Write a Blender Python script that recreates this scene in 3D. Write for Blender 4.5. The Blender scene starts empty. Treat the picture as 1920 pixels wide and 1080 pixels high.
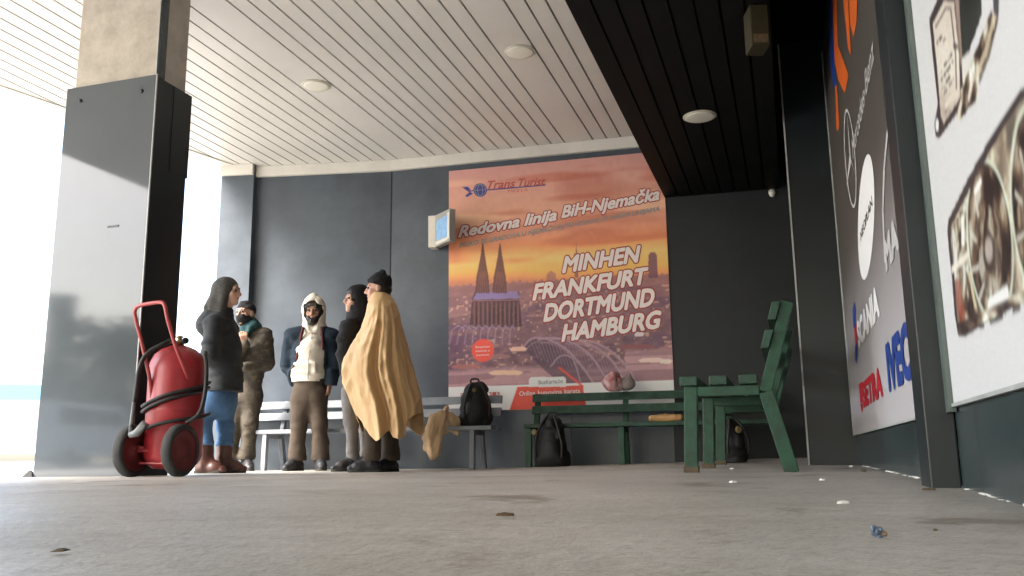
import bpy, bmesh, math, random
import numpy as np
from mathutils import Vector, Matrix
random.seed(7)
RNG = np.random.RandomState(11)
S = bpy.context.scene
C = S.collection
rad = math.radians

# ------------------------------------------------------------------ camera, sky, sun, exposure
CAM_H = 0.10
FPX = 1640.0
PITCH = math.atan(313.0 / FPX)
ROLL = -0.012
cam = bpy.data.cameras.new('camera')
cam.sensor_width = 36.0
cam.lens = 36.0 * FPX / 1920.0
cam.clip_start = 0.02
cam.clip_end = 2000
camo = bpy.data.objects.new('camera', cam)
C.objects.link(camo)
CM = Matrix.Rotation(math.pi / 2 + PITCH, 4, 'X') @ Matrix.Rotation(ROLL, 4, 'Z')
camo.matrix_world = Matrix.Translation((0, 0, CAM_H)) @ CM
S.camera = camo

SUN_AZ = rad(-118)          # clockwise from +Y: light comes from the open left side, a little behind the camera
SUN_EL = rad(42)
w = bpy.data.worlds.new('World')
S.world = w
w.use_nodes = True
nt = w.node_tree
bg = nt.nodes['Background']
sky = nt.nodes.new('ShaderNodeTexSky')
sky.sky_type = 'NISHITA'
sky.sun_disc = False
sky.sun_elevation = SUN_EL
sky.sun_rotation = SUN_AZ
sky.air_density = 1.0
sky.dust_density = 2.5
sky.ozone_density = 0.6
nt.links.new(sky.outputs[0], bg.inputs[0])
bg.inputs[1].default_value = 0.15
sl = bpy.data.lights.new('sun', 'SUN')
sl.energy = 3.0
sl.angle = rad(25)
sl.color = (1.0, 0.95, 0.88)
so = bpy.data.objects.new('sun', sl)
C.objects.link(so)
sd = Vector((math.sin(SUN_AZ) * math.cos(SUN_EL), math.cos(SUN_AZ) * math.cos(SUN_EL), math.sin(SUN_EL)))
so.rotation_euler = sd.to_track_quat('Z', 'Y').to_euler()
S.view_settings.view_transform = 'Standard'
S.view_settings.look = 'None'
S.view_settings.gamma = 1.0
S.view_settings.exposure = 2.65
S.cycles.max_bounces = 10
S.cycles.diffuse_bounces = 7

# ------------------------------------------------------------------ layout helpers
EYE = Vector((0, 0, CAM_H))
C3 = CM.to_3x3()


def ray(px, py):
    return (C3 @ Vector(((px - 960) / FPX, -(py - 540) / FPX, -1.0))).normalized()


def at_plane(px, py, p0, n):
    r = ray(px, py)
    t = (Vector(p0) - EYE).dot(n) / r.dot(n)
    return EYE + r * t


def at_z(px, py, z):
    return at_plane(px, py, (0, 0, z), Vector((0, 0, 1)))


def at_d(px, py, d):
    return at_plane(px, py, (0, d, 0), Vector((0, 1, 0)))


SV = Vector((0.299, 0.9543, 0)).normalized()     # along the ceiling slats and the right wall
PV = Vector((SV.y, -SV.x, 0))                    # across


def LA(lat, al, z=0.0):
    v = PV * lat + SV * al
    return Vector((v.x, v.y, z))


FCTL = np.array([(0, 0, 0), (.9, 4.5, 0), (1.5, 6.5, .012), (1.0, 2.4, 0), (1.03, 1.75, -.013), (2.4, 6.2, 0), (1.55, 8.4, .02),
                 (2.4, 7.9, .046), (.2, 9, -.027), (-1.2, 9.3, -.025), (-3, 9.5, -.025), (-1.0, 7.6, -.03), (-2.0, 4.9, .002),
                 (-3, 5, .004), (-3.2, 6.4, -.014), (-5, 4, -.02), (-3, 2, -.005), (-8, 8, -.03), (-8, 0, -.02), (3, 0, 0), (0, -4, 0), (0, 3, 0),
                 (-2, 8.6, -.022), (0, 6.3, -.012), (1.0, 8.5, .0)])


def floor_z(x, y):
    x = np.asarray(x, float); y = np.asarray(y, float)
    r2 = (x[..., None] - FCTL[:, 0]) ** 2 + (y[..., None] - FCTL[:, 1]) ** 2
    wt = 1.0 / (r2 + 0.35) ** 2.2
    return (wt * FCTL[:, 2]).sum(-1) / wt.sum(-1)


def on_floor(px, py):
    z = 0.0
    for _ in range(12):
        p = at_z(px, py, min(z, CAM_H - 0.02))
        z = float(floor_z(p.x, p.y))
    p.z = z
    return p


# ------------------------------------------------------------------ materials
def mat(name, col, rough=0.6, spec=0.5, var=0.0, vscale=8.0, bump=0.0, bscale=60.0, col2=None, metal=0.0, stretch=None, coat=0.0):
    m = bpy.data.materials.new(name)
    m.use_nodes = True
    n = m.node_tree.nodes
    L = m.node_tree.links
    b = n['Principled BSDF']
    b.inputs['Base Color'].default_value = (*col, 1)
    b.inputs['Roughness'].default_value = rough
    b.inputs['Specular IOR Level'].default_value = spec
    b.inputs['Metallic'].default_value = metal
    b.inputs['Coat Weight'].default_value = coat
    tc = n.new('ShaderNodeTexCoord')
    src = tc.outputs['Object']
    if stretch:
        mp = n.new('ShaderNodeMapping')
        mp.inputs['Scale'].default_value = stretch
        L.new(src, mp.inputs['Vector'])
        src = mp.outputs[0]
    if var > 0 or col2:
        no = n.new('ShaderNodeTexNoise')
        no.inputs['Scale'].default_value = vscale
        no.inputs['Detail'].default_value = 6
        no.inputs['Roughness'].default_value = 0.65
        L.new(src, no.inputs['Vector'])
        cr = n.new('ShaderNodeValToRGB')
        c1 = tuple(c * (1 - var) for c in col)
        c2 = col2 if col2 else tuple(min(1, c * (1 + var)) for c in col)
        cr.color_ramp.elements[0].position = 0.32
        cr.color_ramp.elements[1].position = 0.68
        cr.color_ramp.elements[0].color = (*c1, 1)
        cr.color_ramp.elements[1].color = (*c2, 1)
        L.new(no.outputs['Fac'], cr.inputs[0])
        L.new(cr.outputs[0], b.inputs['Base Color'])
        rr = n.new('ShaderNodeMapRange')
        rr.inputs['To Min'].default_value = max(0.02, rough * 0.8)
        rr.inputs['To Max'].default_value = min(1.0, rough * 1.2)
        L.new(no.outputs['Fac'], rr.inputs['Value'])
        L.new(rr.outputs[0], b.inputs['Roughness'])
    if bump > 0:
        n2 = n.new('ShaderNodeTexNoise')
        n2.inputs['Scale'].default_value = bscale
        n2.inputs['Detail'].default_value = 4
        L.new(src, n2.inputs['Vector'])
        bp = n.new('ShaderNodeBump')
        bp.inputs['Strength'].default_value = bump
        bp.inputs['Distance'].default_value = 0.01
        L.new(n2.outputs['Fac'], bp.inputs['Height'])
        L.new(bp.outputs[0], b.inputs['Normal'])
    return m


def camo_mat():
    m = bpy.data.materials.new('camouflage_cloth')
    m.use_nodes = True
    n = m.node_tree.nodes; L = m.node_tree.links; b = n['Principled BSDF']
    b.inputs['Roughness'].default_value = .85
    tc = n.new('ShaderNodeTexCoord')
    no = n.new('ShaderNodeTexNoise'); no.inputs['Scale'].default_value = 13; no.inputs['Detail'].default_value = 2
    cr = n.new('ShaderNodeValToRGB'); cr.color_ramp.interpolation = 'CONSTANT'
    e = cr.color_ramp.elements
    e[0].position = 0; e[0].color = (.028, .022, .015, 1)
    e[1].position = .46; e[1].color = (.046, .035, .022, 1)
    k = e.new(.56); k.color = (.034, .029, .019, 1)
    k = e.new(.64); k.color = (.066, .050, .032, 1)
    L.new(tc.outputs['Object'], no.inputs['Vector']); L.new(no.outputs['Fac'], cr.inputs[0]); L.new(cr.outputs[0], b.inputs['Base Color'])
    return m


def floor_mat():
    m = bpy.data.materials.new('worn_concrete')
    m.use_nodes = True
    n = m.node_tree.nodes; L = m.node_tree.links; b = n['Principled BSDF']
    tc = n.new('ShaderNodeTexCoord')
    src = tc.outputs['Object']

    def noise(sc, det=6, ro=.6, dist=0, mapping=None):
        s_ = src
        if mapping:
            mp = n.new('ShaderNodeMapping'); mp.inputs['Scale'].default_value = mapping; L.new(src, mp.inputs[0]); s_ = mp.outputs[0]
        t = n.new('ShaderNodeTexNoise'); t.inputs['Scale'].default_value = sc; t.inputs['Detail'].default_value = det
        t.inputs['Roughness'].default_value = ro; t.inputs['Distortion'].default_value = dist
        L.new(s_, t.inputs['Vector']); return t.outputs['Fac']

    def ramp(fac, stops):
        r = n.new('ShaderNodeValToRGB'); e = r.color_ramp.elements
        e[0].position, e[0].color = stops[0][0], (*stops[0][1], 1)
        e[1].position, e[1].color = stops[-1][0], (*stops[-1][1], 1)
        for p, c in stops[1:-1]:
            k = e.new(p); k.color = (*c, 1)
        L.new(fac, r.inputs[0]); return r.outputs[0]

    def mix(a, c, f, typ='MULTIPLY'):
        x = n.new('ShaderNodeMix'); x.data_type = 'RGBA'; x.blend_type = typ
        x.inputs[0].default_value = f
        L.new(a, x.inputs[6]); L.new(c, x.inputs[7]); return x.outputs[2]
    base = ramp(noise(1.3, 9, .68), [(.3, (.46, .435, .395)), (.5, (.54, .515, .47)), (.72, (.61, .585, .545))])
    blotch = ramp(noise(.55, 5, .55, .6), [(.36, (.78, .76, .73)), (.6, (1, 1, 1))])
    dirt = ramp(noise(6, 10, .78, .3), [(.31, (.55, .50, .45)), (.43, (1, 1, 1))])
    mott = ramp(noise(17, 8, .75, .5), [(.30, (.76, .73, .69)), (.5, (1, 1, 1)), (.72, (1.1, 1.1, 1.09))])
    grit = ramp(noise(75, 5, .8), [(.30, (.50, .48, .45)), (.48, (1, 1, 1)), (.75, (1.2, 1.2, 1.18))])
    fine = ramp(noise(260, 3, .7), [(.25, (.65, .64, .63)), (.55, (1, 1, 1)), (.85, (1.2, 1.2, 1.18))])
    stain = ramp(noise(2.6, 4, .5, 1.2), [(.29, (.45, .40, .34)), (.37, (1, 1, 1))])
    streak = ramp(noise(4.5, 6, .6, .4, (.35, 1.6, 1)), [(.34, (.66, .63, .6)), (.46, (1, 1, 1))])
    c = mix(base, blotch, 1.0); c = mix(c, dirt, .8); c = mix(c, mott, .8); c = mix(c, grit, .85); c = mix(c, fine, .8); c = mix(c, stain, .8); c = mix(c, streak, .2)
    # one dark oily patch in the foreground
    sp_ = on_floor(655, 1019)
    mp = n.new('ShaderNodeMapping'); mp.vector_type = 'POINT'
    mp.inputs['Location'].default_value = (-sp_.x / .13, -sp_.y / .085, 0); mp.inputs['Scale'].default_value = (1 / .13, 1 / .085, 0)
    L.new(src, mp.inputs[0])
    ln = n.new('ShaderNodeVectorMath'); ln.operation = 'LENGTH'; L.new(mp.outputs[0], ln.inputs[0])
    ad_ = n.new('ShaderNodeMath'); ad_.operation = 'MULTIPLY_ADD'; L.new(noise(34, 8, .75), ad_.inputs[0]); ad_.inputs[1].default_value = 1.6; L.new(ln.outputs['Value'], ad_.inputs[2])
    patch = ramp(ad_.outputs[0], [(.0, (.42, .36, .28)), (1.25 / 2.6, (.5, .44, .36)), (1.0, (1, 1, 1))])
    c = mix(c, patch, .9)
    L.new(c, b.inputs['Base Color'])
    rr = n.new('ShaderNodeMapRange'); rr.inputs['From Min'].default_value = .3; rr.inputs['From Max'].default_value = .7
    rr.inputs['To Min'].default_value = .33; rr.inputs['To Max'].default_value = .62
    L.new(noise(.9, 6, .6), rr.inputs['Value']); L.new(rr.outputs[0], b.inputs['Roughness'])
    b.inputs['Specular IOR Level'].default_value = .4
    bp = n.new('ShaderNodeBump'); bp.inputs['Strength'].default_value = .5; bp.inputs['Distance'].default_value = .006
    L.new(noise(38, 8, .7), bp.inputs['Height']); L.new(bp.outputs[0], b.inputs['Normal'])
    return m


def vcol_mat(name, rough=.5, spec=.3):
    m = bpy.data.materials.new(name)
    m.use_nodes = True
    n = m.node_tree.nodes; L = m.node_tree.links; b = n['Principled BSDF']
    a = n.new('ShaderNodeVertexColor'); a.layer_name = 'print'
    L.new(a.outputs['Color'], b.inputs['Base Color'])
    b.inputs['Roughness'].default_value = rough; b.inputs['Specular IOR Level'].default_value = spec
    return m


def px_col(r, g, b, k=1.0):
    f = lambda v: (v / 255.0) ** 2.2 * k
    return (f(r), f(g), f(b))


M = {}
M['floor'] = floor_mat()
M['asphalt'] = mat('asphalt', (.36, .35, .33), .8, .3, .25, 3, .3, 90)
M['kerb'] = mat('kerb_stone', (.3, .29, .27), .8, .3, .2, 6)
M['soffit'] = mat('painted_soffit', (.645, .625, .585), .4, .4, .05, 1.2)
M['groove'] = mat('soffit_gap', (.10, .085, .07), .9, .1)
M['cornice'] = mat('white_cornice', (.66, .64, .58), .55, .3, .06, 4)
M['roof'] = mat('roof_sheet', (.35, .35, .35), .7, .3, .1, 3)
M['dark_soffit'] = mat('dark_soffit', (.0045, .0048, .005), .6, .15, .25, 2)
M['dark_gap'] = mat('dark_gap', (.004, .004, .004), .9, .1)
M['backwall'] = mat('dark_wall_board', (.062, .077, .096), .40, .45, .2, 2.6, .05, 40)
M['blackwall'] = mat('black_wall_board', (.017, .021, .024), .5, .35, .2, 3.5, .05, 40)
M['seam'] = mat('wall_seam', (.02, .022, .024), .7, .2)
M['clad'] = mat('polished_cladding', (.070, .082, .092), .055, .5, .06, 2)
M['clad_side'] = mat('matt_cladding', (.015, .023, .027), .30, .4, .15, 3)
M['concrete'] = mat('bare_concrete', (.46, .42, .36), .85, .2, .22, 7, .3, 25, col2=(.50, .46, .40))
M['steel'] = mat('grey_steel', (.45, .45, .43), .4, .5, .15, 10, metal=.6)
M['tile'] = mat('skirting_tile', (.035, .05, .055), .22, .5, .35, 2.5)
M['post'] = mat('dark_post', (.010, .015, .018), .35, .45, .2, 5)
M['post_edge'] = mat('post_edge', (.10, .13, .12), .4, .5, .2, 5)
M['trim'] = mat('light_trim', (.40, .42, .41), .4, .5, .2, 8)
M['lamp'] = mat('lamp_cover', (.78, .76, .66), .35, .5)
M['lamp_ring'] = mat('lamp_ring', (.55, .52, .42), .4, .5)
M['print'] = vcol_mat('poster_print', .42, .35)
M['txt_white'] = mat('print_white', (.80, .72, .70), .45, .3)
M['txt_red'] = mat('print_red', (.36, .055, .045), .45, .3)
M['txt_grey'] = mat('print_grey', (.34, .33, .32), .45, .3)
M['logo_red'] = mat('logo_red', (.52, .12, .10), .45, .3)
M['logo_blue'] = mat('logo_blue', (.07, .08, .28), .45, .3)
M['green'] = mat('green_paint', (.011, .055, .030), .5, .4, .4, 14, .25, 50)
M['green_old'] = mat('worn_green_paint', (.024, .060, .040), .6, .35, .5, 12, .3, 50)
M['grey_paint'] = mat('grey_paint', (.21, .23, .26), .4, .5, .15, 9, .1, 60)
M['foot'] = mat('scuffed_foot', (.10, .075, .05), .8, .2, .3, 20)
M['red'] = mat('red_enamel', (.30, .020, .026), .36, .5, .22, 7, .06, 30)
M['red_tube'] = mat('red_tube', (.36, .05, .05), .35, .5, .15, 9)
M['dark_red'] = mat('dull_red_rim', (.13, .022, .024), .5, .4, .25, 9)
M['rubber'] = mat('black_rubber', (.018, .018, .018), .55, .4, .3, 14)
M['tyre'] = mat('grey_tyre', (.045, .047, .045), .75, .3, .3, 14)
M['brass'] = mat('dull_brass', (.28, .22, .12), .4, .5, metal=.7)
M['nozzle'] = mat('grey_nozzle', (.14, .15, .155), .45, .5)
M['skin'] = mat('skin', (.50, .30, .22), .55, .4, .1, 18)
M['skin_tan'] = mat('tanned_skin', (.34, .19, .13), .55, .4, .12, 18)
M['hair'] = mat('dark_hair', (.018, .014, .012), .55, .4, .3, 60, .4, 120)
M['hair_brown'] = mat('grey_hood', (.048, .046, .043), .85, .4, .3, 40, .5, 90)
M['eye'] = mat('dark_eye', (.03, .02, .018), .2, .5)
M['lip'] = mat('lips', (.33, .13, .11), .5, .4)
M['navy'] = mat('navy_cloth', (.011, .021, .032), .85, .2, .2, 12, .3, 140)
M['maroon'] = mat('maroon_lining', (.075, .02, .024), .85, .2, .2, 12, .2, 140)
M['cream'] = mat('cream_fleece', (.66, .62, .53), .9, .2, .07, 10, .4, 160)
M['cream_shade'] = mat('pocket_shade', (.10, .09, .08), .9, .1)
M['black_cloth'] = mat('black_cloth', (.016, .016, .018), .85, .2, .25, 12, .3, 140)
M['char_cloth'] = mat('charcoal_cloth', (.030, .034, .038), .8, .25, .25, 9, .3, 120)
M['brown_cloth'] = mat('brown_trousers', (.062, .047, .035), .88, .2, .22, 10, .3, 140)
M['grey_jean'] = mat('grey_jeans', (.13, .125, .12), .88, .2, .18, 10, .3, 160)
M['jean'] = mat('blue_jeans', (.060, .125, .235), .88, .2, .28, 7, .3, 160)
M['boot'] = mat('black_boot', (.015, .015, .017), .5, .4, .3, 14)
M['brown_boot'] = mat('brown_leather_boot', (.060, .020, .014), .36, .5, .35, 14)
M['sole'] = mat('boot_sole', (.035, .035, .03), .8, .3)
M['camo'] = camo_mat()
M['teal'] = mat('teal_scarf', (.014, .045, .048), .85, .2, .2, 12)
M['blanket'] = mat('tan_blanket', (.60, .40, .20), .6, .4, .10, 9, .45, 24, stretch=(1.8, 1.8, .5))
M['pack'] = mat('black_pack', (.012, .012, .013), .6, .4, .3, 12, .3, 90)
M['pack_trim'] = mat('pack_trim', (.16, .13, .06), .6, .4)
M['plastic_red'] = mat('red_white_plastic', (.34, .03, .045), .22, .5, 0, 11, .2, 40, col2=(.62, .50, .50))
M['bread'] = mat('golden_bread', (.50, .30, .13), .6, .3, .2, 14, .3, 50)
M['paper'] = mat('white_paper', (.8, .79, .76), .7, .3)
M['leaf_dry'] = mat('dry_leaf', (.12, .085, .05), .8, .2, .3, 30)
M['blue_wrap'] = mat('blue_wrapper', (.10, .14, .21), .4, .5, .2, 20)
M['orange_wrap'] = mat('orange_wrapper', (.34, .24, .15), .4, .5, .2, 20)
M['glassblue'] = mat('blue_picture', (.12, .30, .58), .3, .5, 0, 14, col2=(.30, .50, .72))
M['box_white'] = mat('off_white_plastic', (.62, .59, .52), .45, .4, .06, 9)
M['box_grey'] = mat('grey_plastic', (.30, .29, .27), .45, .4)
M['olive'] = mat('dull_olive_box', (.035, .030, .015), .6, .3, .2, 14)
M['white'] = mat('white_paint', (.8, .8, .78), .4, .5)


# ------------------------------------------------------------------ mesh helpers
def link(name, me, m, parent=None, smooth=False):
    o = bpy.data.objects.new(name, me)
    C.objects.link(o)
    if m is not None:
        for x in (m if isinstance(m, (list, tuple)) else [m]):
            me.materials.append(x)
    if smooth:
        me.polygons.foreach_set('use_smooth', [True] * len(me.polygons))
    if parent is not None:
        o.parent = parent
    return o


def bm_obj(name, bm, m, parent=None, smooth=False, recalc=True):
    if recalc:
        bmesh.ops.recalc_face_normals(bm, faces=bm.faces)
    me = bpy.data.meshes.new(name)
    bm.to_mesh(me)
    bm.free()
    return link(name, me, m, parent, smooth)


def tag(o, label=None, cat=None, group=None, kind=None):
    if label: o['label'] = label
    if cat: o['category'] = cat
    if group: o['group'] = group
    if kind: o['kind'] = kind
    return o


def thing(name, label, cat, loc=(0, 0, 0), group=None, rotz=0.0):
    o = bpy.data.objects.new(name, None)
    o.empty_display_size = .1
    C.objects.link(o)
    o.location = loc
    o.rotation_euler = (0, 0, rotz)
    return tag(o, label, cat, group)


def add_hexa(bm, c8, mi=0):
    v = [bm.verts.new(c) for c in c8]
    for f in ((0, 3, 2, 1), (4, 5, 6, 7), (0, 1, 5, 4), (1, 2, 6, 5), (2, 3, 7, 6), (3, 0, 4, 7)):
        bm.faces.new([v[i] for i in f]).material_index = mi
    return v


def add_box(bm, o, ux, uy, uz, mi=0):
    o = Vector(o); ux = Vector(ux); uy = Vector(uy); uz = Vector(uz)
    return add_hexa(bm, [o, o + ux, o + ux + uy, o + uy, o + uz, o + ux + uz, o + ux + uy + uz, o + uy + uz], mi)


def add_labox(bm, l0, l1, a0, a1, z0, z1, mi=0):
    add_box(bm, LA(l0, a0, z0), PV * (l1 - l0), SV * (a1 - a0), Vector((0, 0, z1 - z0)), mi)


def bevel(bm, w_, seg=2):
    bmesh.ops.bevel(bm, geom=list(bm.edges), offset=w_, segments=seg, affect='EDGES', profile=.6)


def add_tube(bm, pts, r, n=10, closed=False, mi=0, caps=True):
    pts = [Vector(p) for p in pts]
    rr = r if isinstance(r, (list, tuple)) else [r] * len(pts)
    rings = []
    prev = None
    N = len(pts)
    for i, p in enumerate(pts):
        if closed:
            t = pts[(i + 1) % N] - pts[i - 1]
        else:
            t = pts[min(i + 1, N - 1)] - pts[max(i - 1, 0)]
        t.normalize()
        if prev is None:
            a = t.orthogonal().normalized()
        else:
            a = prev - t * prev.dot(t)
            a = a.normalized() if a.length > 1e-5 else t.orthogonal().normalized()
        prev = a
        b = t.cross(a)
        rings.append([bm.verts.new(p + (a * math.cos(2 * math.pi * k / n) + b * math.sin(2 * math.pi * k / n)) * rr[i]) for k in range(n)])
    R = list(zip(rings[:-1], rings[1:])) + ([(rings[-1], rings[0])] if closed else [])
    for A, B in R:
        for k in range(n):
            f = bm.faces.new((A[k], A[(k + 1) % n], B[(k + 1) % n], B[k])); f.material_index = mi; f.smooth = True
    if caps and not closed:
        bm.faces.new(rings[0][::-1]).material_index = mi
        bm.faces.new(rings[-1]).material_index = mi


def add_lathe(bm, prof, c, axis=Vector((0, 0, 1)), n=28, mi=0, loop=False):
    """prof: list of (radius, height along axis)."""
    axis = Vector(axis).normalized(); a = axis.orthogonal().normalized(); b = axis.cross(a); c = Vector(c)
    rings = []
    for r_, h in prof:
        rings.append([bm.verts.new(c + axis * h + (a * math.cos(2 * math.pi * k / n) + b * math.sin(2 * math.pi * k / n)) * max(r_, 1e-4)) for k in range(n)])
    for A, B in list(zip(rings[:-1], rings[1:])) + ([(rings[-1], rings[0])] if loop else []):
        for k in range(n):
            f = bm.faces.new((A[k], A[(k + 1) % n], B[(k + 1) % n], B[k])); f.material_index = mi; f.smooth = True
    if loop: return
    bm.faces.new(rings[0][::-1]).material_index = mi
    bm.faces.new(rings[-1]).material_index = mi


def spline(pts, n=8):
    P = [Vector(p) for p in pts]
    out = []
    for i in range(len(P) - 1):
        p0, p1, p2, p3 = P[max(i - 1, 0)], P[i], P[i + 1], P[min(i + 2, len(P) - 1)]
        for k in range(n):
            t = k / n
            out.append(.5 * ((2 * p1) + (p2 - p0) * t + (2 * p0 - 5 * p1 + 4 * p2 - p3) * t * t + (3 * p1 - p0 - 3 * p2 + p3) * t ** 3))
    out.append(P[-1])
    return out


def add_slab(bm, poly, n, th, mi=0):
    """flat polygon (3D points) given thickness th along n."""
    n = Vector(n)
    a = [bm.verts.new(Vector(p)) for p in poly]
    b = [bm.verts.new(Vector(p) + n * th) for p in poly]
    bm.faces.new(a).material_index = mi
    bm.faces.new(b[::-1]).material_index = mi
    for i in range(len(a)):
        j = (i + 1) % len(a)
        bm.faces.new((a[i], b[i], b[j], a[j])).material_index = mi


# writing: built-in font turned into thin raised letters on a plane
def text_geo(s, bold=.0, shear=0.0, spacing=1.0):
    cu = bpy.data.curves.new('lettering', 'FONT')
    cu.body = s; cu.size = 1.0; cu.offset = bold; cu.resolution_u = 3; cu.shear = shear; cu.space_character = spacing
    o = bpy.data.objects.new('lettering', cu)
    C.objects.link(o)
    bpy.context.view_layer.update()
    me = bpy.data.meshes.new_from_object(o.evaluated_get(bpy.context.evaluated_depsgraph_get()))
    V = [v.co.copy() for v in me.vertices]; Fc = [tuple(p.vertices) for p in me.polygons]
    bpy.data.objects.remove(o); bpy.data.curves.remove(cu); bpy.data.meshes.remove(me)
    return V, Fc


def add_text(bm, s, p0, p1, height, up, nrm, lift, bold=0.0, shear=0.0, mi=0, spacing=1.0):
    """letters whose baseline runs p0 -> p1 (3D), cap height given, lying on the plane with normal nrm, lifted off it.
    bold: extra stroke half-width in em, made of shifted layers a tenth of a millimetre apart."""
    V, Fc = text_geo(s, 0.0, shear, spacing)
    x0 = min(v.x for v in V); x1 = max(v.x for v in V)
    p0 = Vector(p0); p1 = Vector(p1); ex = p1 - p0
    up = Vector(up).normalized(); nrm = Vector(nrm)
    sh = [(0, 0)]
    if bold > 0:
        nk = 8 if bold < .05 else 12
        sh += [(bold * math.cos(2 * math.pi * k / nk), bold * math.sin(2 * math.pi * k / nk)) for k in range(nk)]
    for q, (dx, dy) in enumerate(sh):
        vs = [bm.verts.new(p0 + ex * ((v.x + dx - x0) / (x1 - x0)) + up * ((v.y + dy) / .73 * height) + nrm * (lift + .00008 * q)) for v in V]
        for f in Fc:
            try:
                bm.faces.new([vs[i] for i in f]).material_index = mi
            except ValueError:
                pass


# ------------------------------------------------------------------ solid modelling by distance fields (bodies, clothes, bags)
_LAT = RNG.rand(24, 24, 24)


def vnoise(P, f):
    q = P * f
    i = np.floor(q).astype(int); t = q - i; t = t * t * (3 - 2 * t)
    out = 0
    for dx in (0, 1):
        for dy in (0, 1):
            for dz in (0, 1):
                wt = (t[..., 0] if dx else 1 - t[..., 0]) * (t[..., 1] if dy else 1 - t[..., 1]) * (t[..., 2] if dz else 1 - t[..., 2])
                out = out + wt * _LAT[(i[..., 0] + dx) % 24, (i[..., 1] + dy) % 24, (i[..., 2] + dz) % 24]
    return out - .5


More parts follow.
